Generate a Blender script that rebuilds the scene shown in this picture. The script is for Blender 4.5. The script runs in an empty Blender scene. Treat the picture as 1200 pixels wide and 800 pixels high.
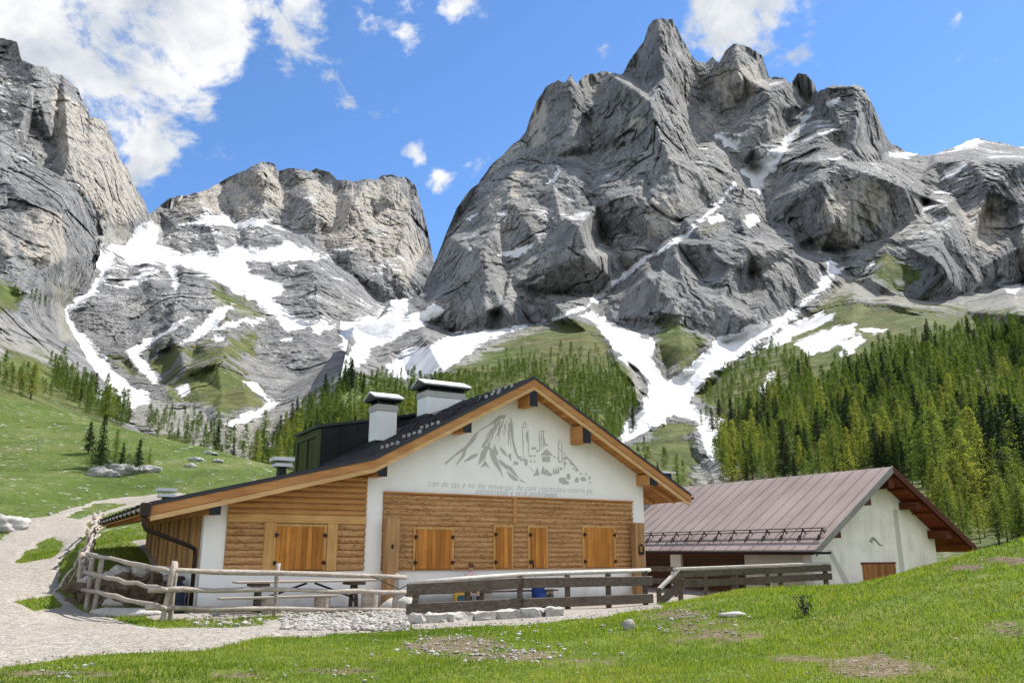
import bpy, bmesh, math, random
import numpy as np
from mathutils import Vector, Matrix
from mathutils.geometry import delaunay_2d_cdt

# ------------------------------------------------------------------ camera, sky, sun, exposure
SC = bpy.context.scene
COL = SC.collection
F, PITCH, EYE = 963.0, 0.251, 1.44            # focal length in photo pixels (1200 wide), pitch, eye height
cam_d = bpy.data.cameras.new('camera')
cam_d.sensor_width = 36.0
cam_d.lens = 36.0 * F / 1200.0
cam_d.clip_start = 0.3
cam_d.clip_end = 20000
cam = bpy.data.objects.new('camera', cam_d)
COL.objects.link(cam)
cam.location = (0, 0, EYE)
cam.rotation_euler = (math.pi / 2 + PITCH, 0, 0)
SC.camera = cam

SUN_AZ, SUN_EL = math.radians(57), math.radians(54)
SUN_DIR = Vector((math.sin(SUN_AZ) * math.cos(SUN_EL), math.cos(SUN_AZ) * math.cos(SUN_EL), math.sin(SUN_EL)))
sd = bpy.data.lights.new('sun', 'SUN')
sd.energy = 4.0
sd.angle = math.radians(0.53)
sd.color = (1.0, 0.955, 0.88)
so = bpy.data.objects.new('sun', sd)
so.rotation_euler = (-SUN_DIR).to_track_quat('-Z', 'Y').to_euler()
so.location = SUN_DIR * 300
COL.objects.link(so)

SC.view_settings.view_transform = 'Standard'
SC.view_settings.look = 'None'
SC.view_settings.gamma = 1.0
SC.view_settings.exposure = 0.95
SC.cycles.max_bounces = 6
SC.cycles.diffuse_bounces = 4
SC.cycles.transparent_max_bounces = 6
SC.cycles.use_denoising = True


def pix_dir(u, v):
    """direction of a photo pixel, scaled so that its y component is 1"""
    c, s = math.cos(PITCH), math.sin(PITCH)
    x = (u - 600.0) / F
    k = (400.0 - v) / F
    Y = c - k * s
    return x / Y, 1.0, (s + k * c) / Y


def P(u, v, y):
    d = pix_dir(u, v)
    return (d[0] * y, y, EYE + d[2] * y)


def to_pix(x, y, z):
    c, s = math.cos(PITCH), math.sin(PITCH)
    z = z - EYE
    Y = y * c + z * s
    Z = -y * s + z * c
    return 600 + F * x / Y, 400 - F * Z / Y


# ------------------------------------------------------------------ node helpers
class NT:
    def __init__(self, tree):
        self.t = tree
        self.n = tree.nodes
        self.l = tree.links

    def node(self, typ, **kw):
        n = self.n.new(typ)
        for k, v in kw.items():
            setattr(n, k, v)
        return n

    def put(self, sock, val):
        if isinstance(val, bpy.types.NodeSocket):
            self.l.new(val, sock)
        elif val is not None:
            if isinstance(val, (tuple, list)) and len(val) == 3 and sock.type == 'RGBA':
                val = (*val, 1.0)
            sock.default_value = val

    def math(self, op, a, b=None, c=None, clamp=False):
        n = self.node('ShaderNodeMath', operation=op, use_clamp=clamp)
        for s, v in zip(n.inputs, (a, b, c)):
            self.put(s, v)
        return n.outputs[0]

    def vmath(self, op, a, b=None, scale=None):
        n = self.node('ShaderNodeVectorMath', operation=op)
        self.put(n.inputs[0], a)
        if b is not None:
            self.put(n.inputs[1], b)
        if scale is not None:
            self.put(n.inputs['Scale'], scale)
        return n.outputs['Value'] if op in ('DOT_PRODUCT', 'LENGTH', 'DISTANCE') else n.outputs[0]

    def noise(self, vec, scale, detail=3.0, rough=0.55, dist=0.0, typ=None):
        n = self.node('ShaderNodeTexNoise')
        if typ:
            n.noise_type = typ
        self.put(n.inputs['Vector'], vec)
        n.inputs['Scale'].default_value = scale
        n.inputs['Detail'].default_value = detail
        n.inputs['Roughness'].default_value = rough
        n.inputs['Distortion'].default_value = dist
        return n.outputs['Fac']

    def voronoi(self, vec, scale, feature='F1', out='Distance'):
        n = self.node('ShaderNodeTexVoronoi', feature=feature)
        self.put(n.inputs['Vector'], vec)
        n.inputs['Scale'].default_value = scale
        return n.outputs[out]

    def mix(self, fac, a, b, blend='MIX'):
        n = self.node('ShaderNodeMix', data_type='RGBA', blend_type=blend)
        self.put(n.inputs[0], fac)
        self.put(n.inputs[6], a)
        self.put(n.inputs[7], b)
        return n.outputs[2]

    def ramp(self, fac, stops):
        n = self.node('ShaderNodeValToRGB')
        e = n.color_ramp.elements
        while len(e) < len(stops):
            e.new(0.5)
        for el, (p, c) in zip(e, stops):
            el.position = p
            el.color = (*c, 1.0) if len(c) == 3 else c
        self.put(n.inputs[0], fac)
        return n.outputs[0]

    def mapr(self, v, a, b, c=0.0, d=1.0, smooth=False):
        n = self.node('ShaderNodeMapRange', clamp=True)
        if smooth:
            n.interpolation_type = 'SMOOTHSTEP'
        for i, x in enumerate((v, a, b, c, d)):
            self.put(n.inputs[i], x)
        return n.outputs[0]

    def attr(self, name):
        return self.node('ShaderNodeAttribute', attribute_name=name).outputs['Fac']

    def objcoord(self):
        return self.node('ShaderNodeTexCoord').outputs['Object']

    def geopos(self):
        return self.node('ShaderNodeNewGeometry').outputs['Position']

    def scalev(self, vec, s):
        return self.vmath('MULTIPLY', vec, s)


def new_mat(name):
    m = bpy.data.materials.new(name)
    m.use_nodes = True
    m.node_tree.nodes.clear()
    t = NT(m.node_tree)
    out = t.node('ShaderNodeOutputMaterial')
    b = t.node('ShaderNodeBsdfPrincipled')
    t.l.new(b.outputs[0], out.inputs['Surface'])
    b.inputs['Specular IOR Level'].default_value = 0.25
    t.bsdf = b
    t.out = out
    return m, t


def finish(t, color, rough=0.8, bump=None, dist=0.02, strength=1.0, metallic=0.0, spec=None):
    t.put(t.bsdf.inputs['Base Color'], color)
    t.put(t.bsdf.inputs['Roughness'], rough)
    t.put(t.bsdf.inputs['Metallic'], metallic)
    if spec is not None:
        t.bsdf.inputs['Specular IOR Level'].default_value = spec
    if bump is not None:
        n = t.node('ShaderNodeBump')
        n.inputs['Strength'].default_value = strength
        n.inputs['Distance'].default_value = dist
        t.put(n.inputs['Height'], bump)
        t.l.new(n.outputs[0], t.bsdf.inputs['Normal'])


# ------------------------------------------------------------------ sky with broken cumulus
world = bpy.data.worlds.new('World')
SC.world = world
world.use_nodes = True
world.node_tree.nodes.clear()
w = NT(world.node_tree)
sky = w.node('ShaderNodeTexSky', sky_type='NISHITA')
sky.sun_disc = False
sky.sun_elevation = SUN_EL
sky.sun_rotation = SUN_AZ
sky.altitude = 1800
sky.air_density = 1.0
sky.dust_density = 0.4
sky.ozone_density = 2.5
gen = w.node('ShaderNodeTexCoord').outputs['Generated']
dirv = w.vmath('NORMALIZE', gen)
warp = w.node('ShaderNodeTexNoise')
warp.inputs['Scale'].default_value = 7.0
warp.inputs['Detail'].default_value = 3.0
w.put(warp.inputs['Vector'], dirv)
wv = w.vmath('SCALE', w.vmath('SUBTRACT', warp.outputs['Color'], (0.5, 0.5, 0.5)), scale=0.09)
wdir = w.vmath('ADD', dirv, wv)
# cloud banks as directions with an angular radius and a weight: a big bank upper left, puffs, a bank over the summit
CLOUDS = [(90, 10, .16, .88), (0, 10, .18, .95), (205, 118, .085, .74), (255, 0, .14, .84), (335, 42, .075, .86),
          (182, 180, .055, .72), (150, 100, .10, .62), (-120, -60, .30, 1.0), (440, 12, .07, .66), (475, 40, .04, .6), (533, 15, .045, .70),
          (475, 172, .024, .62), (512, 205, .026, .62), (570, 190, .028, .48), (860, 5, .06, .82), (900, -6, .06, .7), (808, 2, .04, .62), (930, 40, .04, .42),
          (700, 73, .022, .55), (950, 85, .026, .42), (405, 120, .03, .38)]
mask = None
# unseen cloud banks behind and beside the viewer, added as white fill light
FILL_CLOUDS = [((-.3, -.8, .40), .75, 1.1), ((.65, -.7, .40), .65, 1.1), ((-.95, -.2, .5), .45, .95), ((.1, -.5, .85), .40, .8), ((.95, -.1, .4), .35, .8), ((-.4, .3, .9), .25, .6)]
for (dv, rad, wt) in [(Vector(pix_dir(u, v)), r_, w_) for (u, v, r_, w_) in CLOUDS] + [(Vector(b[0]), b[1], b[2]) for b in FILL_CLOUDS]:
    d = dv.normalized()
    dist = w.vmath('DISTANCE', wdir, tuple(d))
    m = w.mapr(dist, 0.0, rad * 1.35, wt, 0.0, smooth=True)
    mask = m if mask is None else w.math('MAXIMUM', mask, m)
n1 = w.noise(w.scalev(wdir, (1.0, 1.0, 1.5)), 13.0, 9.0, 0.62)
n2 = w.noise(dirv, 30.0, 6.0, 0.65)
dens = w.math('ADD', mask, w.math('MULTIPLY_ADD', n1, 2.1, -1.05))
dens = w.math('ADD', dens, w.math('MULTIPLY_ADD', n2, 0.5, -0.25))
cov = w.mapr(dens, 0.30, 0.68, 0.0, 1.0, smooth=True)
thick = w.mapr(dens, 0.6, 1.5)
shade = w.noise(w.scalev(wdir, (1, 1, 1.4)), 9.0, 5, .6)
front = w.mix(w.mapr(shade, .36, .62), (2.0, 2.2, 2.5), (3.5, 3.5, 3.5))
back_ = w.mix(thick, (3.5, 3.7, 4.0), (6.8, 6.6, 6.3))            # the added banks are made brighter, to fill the shaded walls
sep = w.node('ShaderNodeSeparateXYZ')
w.put(sep.inputs[0], dirv)
cloud_col = w.mix(w.mapr(sep.outputs[1], .2, -.2), front, back_)
skycol = w.mix(1.0, sky.outputs[0], (0.50, 0.65, 0.78), 'MULTIPLY')
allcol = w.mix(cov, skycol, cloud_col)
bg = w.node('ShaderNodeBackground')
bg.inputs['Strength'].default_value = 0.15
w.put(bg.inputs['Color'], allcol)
wo = w.node('ShaderNodeOutputWorld')
w.l.new(bg.outputs[0], wo.inputs[0])

# ------------------------------------------------------------------ numeric helpers
RNG = np.random.default_rng(7)
random.seed(5)


def _hash(ix, iy, iz, seed):
    h = (ix.astype(np.uint32) * np.uint32(374761393) + iy.astype(np.uint32) * np.uint32(668265263)
         + iz.astype(np.uint32) * np.uint32(2147483647) + np.uint32(seed * 974711 % 4294967291))
    h = (h ^ (h >> np.uint32(13))) * np.uint32(1274126177)
    return h ^ (h >> np.uint32(16))


def pnoise(x, y, z, seed=0):
    x, y, z = (np.asarray(a, np.float32) for a in (x, y, z))
    fx, fy, fz = np.floor(x), np.floor(y), np.floor(z)
    ix, iy, iz = fx.astype(np.int64), fy.astype(np.int64), fz.astype(np.int64)
    x, y, z = x - fx, y - fy, z - fz
    q = lambda t: t * t * t * (t * (t * 6 - 15) + 10)
    a, b, c = q(x), q(y), q(z)

    def g(dx, dy, dz):
        h = _hash(ix + dx, iy + dy, iz + dz, seed)
        ang = (h & np.uint32(1023)).astype(np.float32) * (6.2831853 / 1024)
        zz = ((h >> np.uint32(10)) & np.uint32(1023)).astype(np.float32) / 511.5 - 1
        r = np.sqrt(np.maximum(0, 1 - zz * zz))
        return r * np.cos(ang) * (x - dx) + r * np.sin(ang) * (y - dy) + zz * (z - dz)
    l = lambda p, q_, t: p + t * (q_ - p)
    return l(l(l(g(0, 0, 0), g(1, 0, 0), a), l(g(0, 1, 0), g(1, 1, 0), a), b),
             l(l(g(0, 0, 1), g(1, 0, 1), a), l(g(0, 1, 1), g(1, 1, 1), a), b), c) * 1.5


def ridged(x, y, z, seed=0):
    return 1 - 2 * np.abs(pnoise(x, y, z, seed))


def interp_net(pts, U, V):
    """piecewise linear depth through scattered control points (photo pixel, distance)"""
    co = [Vector((p[0], p[1])) for p in pts]
    vs, es, fs, ov, oe, of = delaunay_2d_cdt(co, [], [], 0, 1e-4)
    d = [pts[o[0]][2] if o else 1000 for o in ov]
    D = np.full(U.shape, np.nan, np.float64)
    for f in fs:
        (x0, y0), (x1, y1), (x2, y2) = [tuple(vs[i]) for i in f]
        det = (y1 - y2) * (x0 - x2) + (x2 - x1) * (y0 - y2)
        if abs(det) < 1e-6:
            continue
        sel = np.nonzero((U >= min(x0, x1, x2) - .01) & (U <= max(x0, x1, x2) + .01) & (V >= min(y0, y1, y2) - .01) & (V <= max(y0, y1, y2) + .01))
        if len(sel[0]) == 0:
            continue
        uu, vv = U[sel], V[sel]
        l0 = ((y1 - y2) * (uu - x2) + (x2 - x1) * (vv - y2)) / det
        l1 = ((y2 - y0) * (uu - x2) + (x0 - x2) * (vv - y2)) / det
        l2 = 1 - l0 - l1
        ok = (l0 > -1e-3) & (l1 > -1e-3) & (l2 > -1e-3)
        # interpolate 1/d: planar facets stay planar in space
        D[sel[0][ok], sel[1][ok]] = 1.0 / (l0 / d[f[0]] + l1 / d[f[1]] + l2 / d[f[2]])[ok]
    for _ in range(1200):                        # fill what lies outside the net from its nearest rim
        bad = np.isnan(D)
        if not bad.any():
            break
        Q = np.pad(D, 1, constant_values=np.nan)
        for R in (Q[2:, 1:-1], Q[:-2, 1:-1], Q[1:-1, 2:], Q[1:-1, :-2]):
            D = np.where(np.isnan(D), R, D)
    return D


def facets(u0, u1, v0, v1, step, n, stretch, seed):
    """random fracture facets: piecewise linear noise on a regular pixel grid, triangles drawn out down the fall line"""
    r = np.random.default_rng(seed)
    gu, gv = np.arange(u0, u1 + step, step), np.arange(v0, v1 + step, step)
    U, V = np.meshgrid(gu * stretch, gv)
    pts = [(a * stretch, b, 100 + c) for a, b, c in zip(r.uniform(u0 - 60, u1 + 60, n), r.uniform(v0 - 60, v1 + 60, n), r.uniform(-1, 1, n))]
    return interp_net(pts, U, V) - 100


def sample(G, u0, v0, step, U, V):
    fu = np.clip((U - u0) / step, 0, G.shape[1] - 1.001)
    fv = np.clip((V - v0) / step, 0, G.shape[0] - 1.001)
    i, j = fu.astype(int), fv.astype(int)
    a, b = fu - i, fv - j
    return (G[j, i] * (1 - a) + G[j, i + 1] * a) * (1 - b) + (G[j + 1, i] * (1 - a) + G[j + 1, i + 1] * a) * b


def chips(x, z, cell, seed):
    """angular rock: the highest of many small tilted, turned pyramids"""
    x, z = x / cell, z / cell
    ix, iz = np.floor(x).astype(np.int64), np.floor(z).astype(np.int64)
    best = np.full(x.shape, -9.0, np.float32)
    for dx in (-1, 0, 1):
        for dz in (-1, 0, 1):
            a, b = ix + dx, iz + dz
            h = _hash(a, b, a * 0 + seed, seed)
            r = [((h >> np.uint32(k)) & np.uint32(255)).astype(np.float32) / 255.0 for k in (0, 8, 16)]
            h2 = _hash(a, b, a * 0 + seed + 1, seed + 5)
            q = [((h2 >> np.uint32(k)) & np.uint32(255)).astype(np.float32) / 255.0 for k in (0, 8, 16)]
            ux, uz = x - (a + r[0]), z - (b + r[1])
            c, s_ = np.cos(r[2] * 1.57), np.sin(r[2] * 1.57)
            p, w_ = ux * c - uz * s_, ux * s_ + uz * c
            v = q[0] * .5 + (q[1] - .5) * 1.3 * ux + (q[2] - .5) * 1.3 * uz - .85 * np.maximum(np.abs(p), np.abs(w_))
            best = np.maximum(best, v)
    return best


def blur(A, n):
    for _ in range(n):
        B = np.pad(A, 1, mode='edge')
        A = (B[:-2, 1:-1] + B[2:, 1:-1] + 2 * A) / 4
        B = np.pad(A, 1, mode='edge')
        A = (B[1:-1, :-2] + B[1:-1, 2:] + 2 * A) / 4
    return A


def poly_sd(poly, U, V):
    """signed distance in photo pixels, positive inside"""
    x0, y0 = min(p[0] for p in poly) - 40, min(p[1] for p in poly) - 40
    x1, y1 = max(p[0] for p in poly) + 40, max(p[1] for p in poly) + 40
    out = np.full(U.shape, -40.0)
    sel = np.nonzero((U > x0) & (U < x1) & (V > y0) & (V < y1))
    if len(sel[0]) == 0:
        return out
    u, v = U[sel], V[sel]
    d2 = np.full(u.shape, 1e9)
    ins = np.zeros(u.shape, bool)
    n = len(poly)
    for i in range(n):
        ax, ay = poly[i]
        bx, by = poly[(i + 1) % n]
        ex, ey = bx - ax, by - ay
        L = max(ex * ex + ey * ey, 1e-9)
        t = np.clip(((u - ax) * ex + (v - ay) * ey) / L, 0, 1)
        d2 = np.minimum(d2, (u - ax - t * ex) ** 2 + (v - ay - t * ey) ** 2)
        if ay != by:
            c = ((ay > v) != (by > v)) & (u < (bx - ax) * (v - ay) / (by - ay) + ax)
            ins ^= c
    out[sel] = np.where(ins, 1, -1) * np.sqrt(d2)
    return np.clip(out, -40, 40)


def polys_sd(polys, U, V):
    out = np.full(U.shape, -40.0)
    for p in polys:
        out = np.maximum(out, poly_sd(p, U, V))
    return out


def grid_mesh(name, X, Y, Z, mat, attrs=None, smooth=False, flip=False):
    nr, nc = X.shape
    co = np.stack([X, Y, Z], -1).reshape(-1, 3).astype(np.float32)
    idx = np.arange(nr * nc).reshape(nr, nc)
    q = np.stack([idx[:-1, :-1], idx[1:, :-1], idx[1:, 1:], idx[:-1, 1:]], -1).reshape(-1, 4)
    if flip:
        q = q[:, ::-1]
    return raw_mesh(name, co, q, mat, attrs, smooth)


def raw_mesh(name, co, faces, mat, attrs=None, smooth=False):
    """faces: (n,k) int array, all faces with k corners"""
    me = bpy.data.meshes.new(name)
    k = faces.shape[1]
    me.vertices.add(len(co))
    me.vertices.foreach_set('co', np.ascontiguousarray(co, np.float32).ravel())
    me.loops.add(faces.size)
    me.loops.foreach_set('vertex_index', np.ascontiguousarray(faces, np.int32).ravel())
    me.polygons.add(len(faces))
    me.polygons.foreach_set('loop_start', np.arange(0, faces.size, k, dtype=np.int32))
    me.polygons.foreach_set('use_smooth', np.full(len(faces), smooth, bool))
    me.update(calc_edges=True)
    if attrs:
        for an, av in attrs.items():
            a = me.attributes.new(an, 'FLOAT', 'POINT')
            a.data.foreach_set('value', np.ascontiguousarray(av, np.float32).ravel())
    if mat is not None:
        me.materials.append(mat)
    o = bpy.data.objects.new(name, me)
    COL.objects.link(o)
    return o


def tag(o, label=None, cat=None, group=None, kind=None):
    if label:
        o['label'] = label
    if cat:
        o['category'] = cat
    if group:
        o['group'] = group
    if kind:
        o['kind'] = kind
    return o

# ------------------------------------------------------------------ mountain material
def mountain_material():
    m, t = new_mat('limestone_snow_turf')
    p = t.geopos()
    snow, grass, scree, tan = (t.attr(a) for a in ('snow', 'grass', 'scree', 'tan'))
    big = t.noise(p, 0.006, 4)
    med = t.noise(p, 0.03, 5, 0.6)
    fine = t.noise(p, 0.16, 5, 0.65)
    streak = t.noise(t.scalev(p, (1, 1, 0.13)), 0.075, 5, 0.6)
    streak2 = t.noise(t.scalev(p, (1, 1, 0.08)), 0.02, 4, 0.55)
    strata = t.noise(t.scalev(p, (0.12, 0.12, 1)), 0.09, 4, 0.6, 0.6)
    rock = t.ramp(big, [(0.3, (0.215, 0.22, 0.232)), (0.52, (0.30, 0.298, 0.296)), (0.72, (0.40, 0.382, 0.35))])
    rock = t.mix(t.mapr(med, 0.35, 0.7), rock, t.mix(0.65, rock, (0.44, 0.435, 0.42)))
    rock = t.mix(t.mapr(streak, 0.52, 0.68, 0, 0.7), rock, (0.095, 0.097, 0.103))
    rock = t.mix(t.mapr(streak2, 0.5, 0.7, 0, 0.5), rock, (0.095, 0.097, 0.103))
    rock = t.mix(t.mapr(strata, 0.52, 0.66, 0, 0.45), rock, (0.34, 0.335, 0.32))
    rock = t.mix(t.mapr(fine, 0.55, 0.75, 0, 0.4), rock, (0.09, 0.088, 0.085))
    vc = t.node('ShaderNodeTexVoronoi')
    t.put(vc.inputs['Vector'], t.vmath('ADD', t.scalev(p, (1, 1, .4)), t.vmath('SCALE', t.noise(p, .05, 3), scale=30.0)))
    vc.inputs['Scale'].default_value = 0.045
    vb = t.node('ShaderNodeRGBToBW')
    t.l.new(vc.outputs['Color'], vb.inputs[0])
    rock = t.mix(1.0, rock, t.mix(vb.outputs[0], (.72, .73, .75), (1.28, 1.26, 1.22)), 'MULTIPLY')
    vf = t.noise(p, 0.42, 4, .7)
    rock = t.mix(t.mapr(vf, .5, .68, 0, .55), rock, (.085, .083, .08))
    rock = t.mix(t.mapr(vf, .46, .32, 0, .4), rock, (.50, .485, .455))
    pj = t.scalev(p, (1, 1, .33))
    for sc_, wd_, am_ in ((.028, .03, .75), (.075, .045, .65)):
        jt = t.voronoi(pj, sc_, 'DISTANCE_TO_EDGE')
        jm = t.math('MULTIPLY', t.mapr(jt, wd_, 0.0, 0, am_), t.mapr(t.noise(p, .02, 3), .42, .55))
        rock = t.mix(jm, rock, (.06, .06, .062))                                     # joints: crack shade painted into the colour, along with dirt and wet
    tancol = t.ramp(streak, [(0.3, (0.54, 0.49, 0.41)), (0.5, (0.49, 0.445, 0.38)), (0.62, (0.27, 0.255, 0.24))])
    tanf = t.mapr(t.math('ADD', tan, t.math('MULTIPLY_ADD', med, 1.2, -0.6)), 0.0, 0.25)
    rock = t.mix(t.math('MULTIPLY', tanf, 0.85), rock, tancol)
    scr = t.ramp(fine, [(0.3, (0.24, 0.235, 0.21)), (0.5, (0.36, 0.35, 0.31)), (0.7, (0.46, 0.45, 0.42))])
    scr = t.mix(t.mapr(med, 0.45, 0.65, 0, .5), scr, (0.20, 0.19, 0.12))
    scf = t.mapr(t.math('ADD', scree, t.math('MULTIPLY_ADD', med, 1.4, -0.7)), -0.1, 0.2)
    col = t.mix(scf, rock, scr)
    gr = t.ramp(t.noise(p, 0.05, 6, 0.7), [(0.32, (0.055, 0.064, 0.022)), (0.5, (0.10, 0.108, 0.034)), (0.68, (0.175, 0.155, 0.07))])
    gr = t.mix(t.mapr(t.noise(p, 0.012, 3), 0.4, 0.65), gr, t.mix(1.0, gr, (0.8, 1.02, 0.75), 'MULTIPLY'))
    gr = t.mix(t.mapr(fine, 0.62, 0.72), gr, (0.30, 0.29, 0.27))
    gf = t.mapr(t.math('ADD', grass, t.math('MULTIPLY_ADD', med, 3.0, -1.5)), -0.15, 0.2)
    col = t.mix(gf, col, gr)
    sn = t.math('ADD', snow, t.math('MULTIPLY_ADD', med, 2.2, -1.12))
    sn = t.math('ADD', sn, t.math('MULTIPLY_ADD', fine, 1.5, -0.75))
    sn = t.math('ADD', sn, t.math('MULTIPLY_ADD', t.noise(p, .42, 4, .7), 1.0, -.5))
    gn = t.node('ShaderNodeNewGeometry')
    sx = t.node('ShaderNodeSeparateXYZ')
    t.put(sx.inputs[0], gn.outputs['Normal'])
    sp = t.node('ShaderNodeSeparateXYZ')
    t.put(sp.inputs[0], p)
    led = t.math('ADD', sx.outputs[2], t.math('MULTIPLY_ADD', med, .9, -.45))
    led = t.math('MULTIPLY', t.mapr(led, .80, .90), t.mapr(sp.outputs[2], 330, 480))       # last snow on high ledges
    led = t.math('MULTIPLY', led, t.mapr(big, .50, .56))
    sf = t.math('MAXIMUM', t.mapr(sn, -0.02, 0.1), led)
    scol = t.ramp(med, [(0.3, (0.50, 0.49, 0.475)), (0.5, (0.66, 0.66, 0.66)), (0.7, (0.72, 0.72, 0.73))])
    col = t.mix(sf, col, scol)
    crack = t.voronoi(t.vmath('ADD', t.scalev(p, (1, 1, 0.45)), t.vmath('SCALE', t.node('ShaderNodeTexNoise').outputs['Color'], scale=3.0)), 0.09, 'DISTANCE_TO_EDGE')
    h = t.math('ADD', t.math('MULTIPLY', fine, 8.0), t.math('MULTIPLY', t.math('MINIMUM', crack, 0.25), 3.0))
    h = t.math('ADD', h, t.math('MULTIPLY', vf, 3.0))
    h = t.math('MULTIPLY', h, t.mapr(t.math('MAXIMUM', sf, t.math('MULTIPLY', gf, .7)), 0, 1, 1, 0.12))
    finish(t, col, 0.9, h, 1.0, 1.0, spec=0.15)
    return m


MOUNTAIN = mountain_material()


class Layer:
    """A rock massif as a dense surface: every vertex has its own distance. rows: 'v' = columns run from the
    skyline down, 'u' = rows run from the left to a right hand edge."""

    def __init__(self, name, net, edge, lo, hi, other, step, masks, blur_n=3, amp=1.0, rag=2.0, mode='v', seed=0, zst=0.45, back=140, relief=0.0):
        self.mode, self.lo, self.hi, self.other = mode, lo, hi, other
        n1 = int((hi - lo) / step) + 1
        a = np.linspace(lo, hi, n1)
        ex, ey = [e[0] for e in edge], [e[1] for e in edge]
        e = np.interp(a, ex, ey)
        rg = np.zeros_like(a)
        for k, (wl, am) in enumerate(((46, .8), (19, 1.0), (8, .8), (3.7, .5))):
            rg += am * rag * pnoise(a / wl, a * 0 + 3.3 + k, a * 0 + 1.7, seed + k)
        e = e + rg
        self.e, self.a = e, a
        m = int(np.abs(other - e).max() / step * 0.82)
        T = np.linspace(0, 1, m)[:, None]
        kw = np.hanning(41)
        es = np.convolve(np.pad(e, 20, mode='edge'), kw / kw.sum(), mode='valid')
        B = es[None] * (1 - T) + other * T
        B = B + (e - es)[None] * np.exp(-np.abs(B - es[None]) / 45.0) * (1 - T)
        A = np.broadcast_to(a[None], B.shape).copy()
        U, V = (A, B) if mode == 'v' else (B, A)
        u0, u1, v0, v1, st = U.min() - 4, U.max() + 4, V.min() - 4, V.max() + 4, 1.5
        gu, gv = np.meshgrid(np.arange(u0, u1 + st, st), np.arange(v0, v1 + st, st))
        Dn = blur(interp_net(net, gu, gv), blur_n)
        D = sample(blur(Dn[::4, ::4], 40) if relief else Dn, u0, v0, st * 4 if relief else st, U, V)
        D = D + (sample(Dn, u0, v0, st, U, V) - D) * (1 + relief) if relief else D
        area = (u1 - u0) * (v1 - v0)
        fc = [(sample(blur(facets(u0, u1, v0, v1, st, int(area / sp ** 2), sx, seed + 60 + k), 0), u0, v0, st, U, V), am)
              for k, (sp, sx, am) in enumerate(((40, 1.4, 42),))]
        dx = pix_dir(U, V)
        g = np.clip(np.maximum.reduce([polys_sd(masks.get(k, []), U, V) for k in ('snow', 'grass', 'scree')]) / 8.0, 0, 1)
        for k in ('forest',):
            g = np.maximum(g, np.clip(polys_sd(masks.get(k, []), U, V) / 8.0, 0, 1))
        rk = (1 - 0.8 * g) * amp
        x, y, z = dx[0] * D, D, EYE + dx[2] * D
        s = seed * 7
        wx = x + 10 * pnoise(x / 60, y / 60, z / 60, s + 50)
        wz = z + 10 * pnoise(x / 60, y / 60, z / 60, s + 51)
        dl = np.zeros_like(D)
        for lam, am, k in ((190, 10, 0), (80, 5, 1), (36, 3.0, 2), (17, 2.4, 3), (8, 2.0, 4), (4.3, 1.0, 5)):
            dl -= am * (ridged(wx / lam, y / lam, wz * zst / lam, s + k) - 0.45)
        for k, (cell, am, st_) in enumerate(((85, 34, .55), (42, 17, .5), (20, 12, .6), (10, 6.5, .7), (5.5, 3.2, .8))):
            cw = cell * .35
            dl -= am * (chips((x + y * .25 + cw * pnoise(x / cell, y / cell, z / cell, s + 40 + k)).astype(np.float32), ((z + .15 * x * (k % 2) - .3 * x * (k == 2)) * st_).astype(np.float32), cell, s + 44 + k) + .1)
        for f_, am in fc:
            dl += am * f_ * D / 1100
        ph = (z + 0.25 * x) / 24 + 1.3 * pnoise(x / 140, y / 140, z / 60, s + 30)
        saw = ph - np.floor(ph)
        dl += 3.0 * (saw - 0.5) * np.clip(pnoise(x / 120, y / 120, z / 120, s + 31) * 2 + .2, 0, 1)
        for lam, st_, dep, wd, k in ((85, .10, 13, .045, 0), (36, .12, 5, .06, 1), (120, .5, 7, .03, 2), (15, .2, 2.0, .1, 3)):
            c = pnoise((x + .35 * z * (k == 2)) / lam, y / lam, z * st_ / lam, s + 80 + k)
            dl += dep * np.clip(1 - np.abs(c) / wd, 0, 1) * np.clip(.2 + 2.5 * pnoise(x / 150, y / 150, z / 150, s + 90 + k), 0, 1)
        D = D + dl * rk
        self.D, self.U, self.V = D, U, V
        X, Y, Z = dx[0] * D, D, EYE + dx[2] * D
        zn = U * 0 + .5
        Uw = U + 3.2 * pnoise(U / 11, V / 9, zn, s + 70) + 1.8 * pnoise(U / 4, V / 3.5, zn, s + 71)
        Vw = V + 2.4 * pnoise(U / 12, V / 9, zn, s + 72) + 1.5 * pnoise(U / 4, V / 3.5, zn, s + 73)
        at = {k: np.clip(polys_sd(masks.get(k, []), Uw, Vw) / q, -1, 1) for k, q in (('snow', 6.5), ('grass', 24.0), ('scree', 12.0), ('tan', 14.0))}
        # the far side: the crest rolls over and falls away behind
        rows = []
        for i, (bk, dn) in enumerate(((back * .25, 0.04), (back, .22), (back * 2.2, .6))):
            rows.append((X[0] * (1 + bk / D[0]) - (bk * .5 if mode == 'u' else 0), Y[0] + bk, Z[0] * (1 + bk / D[0]) if mode == 'u' else Z[0] - dn * np.maximum(Z[0], 30)))
        if mode == 'v':
            X, Y, Z = (np.vstack([np.stack([r[i] for r in rows[::-1]]), q]) for i, q in enumerate((X, Y, Z)))
        else:
            X, Y, Z = (np.vstack([np.stack([r[i] for r in rows[::-1]]), q]) for i, q in enumerate((X, Y, Z)))
        at = {k: np.vstack([np.repeat(q[:1], 3, 0), q]) for k, q in at.items()}
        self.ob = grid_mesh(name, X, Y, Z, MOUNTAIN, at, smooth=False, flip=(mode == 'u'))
        tag(self.ob, kind='structure')

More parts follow.
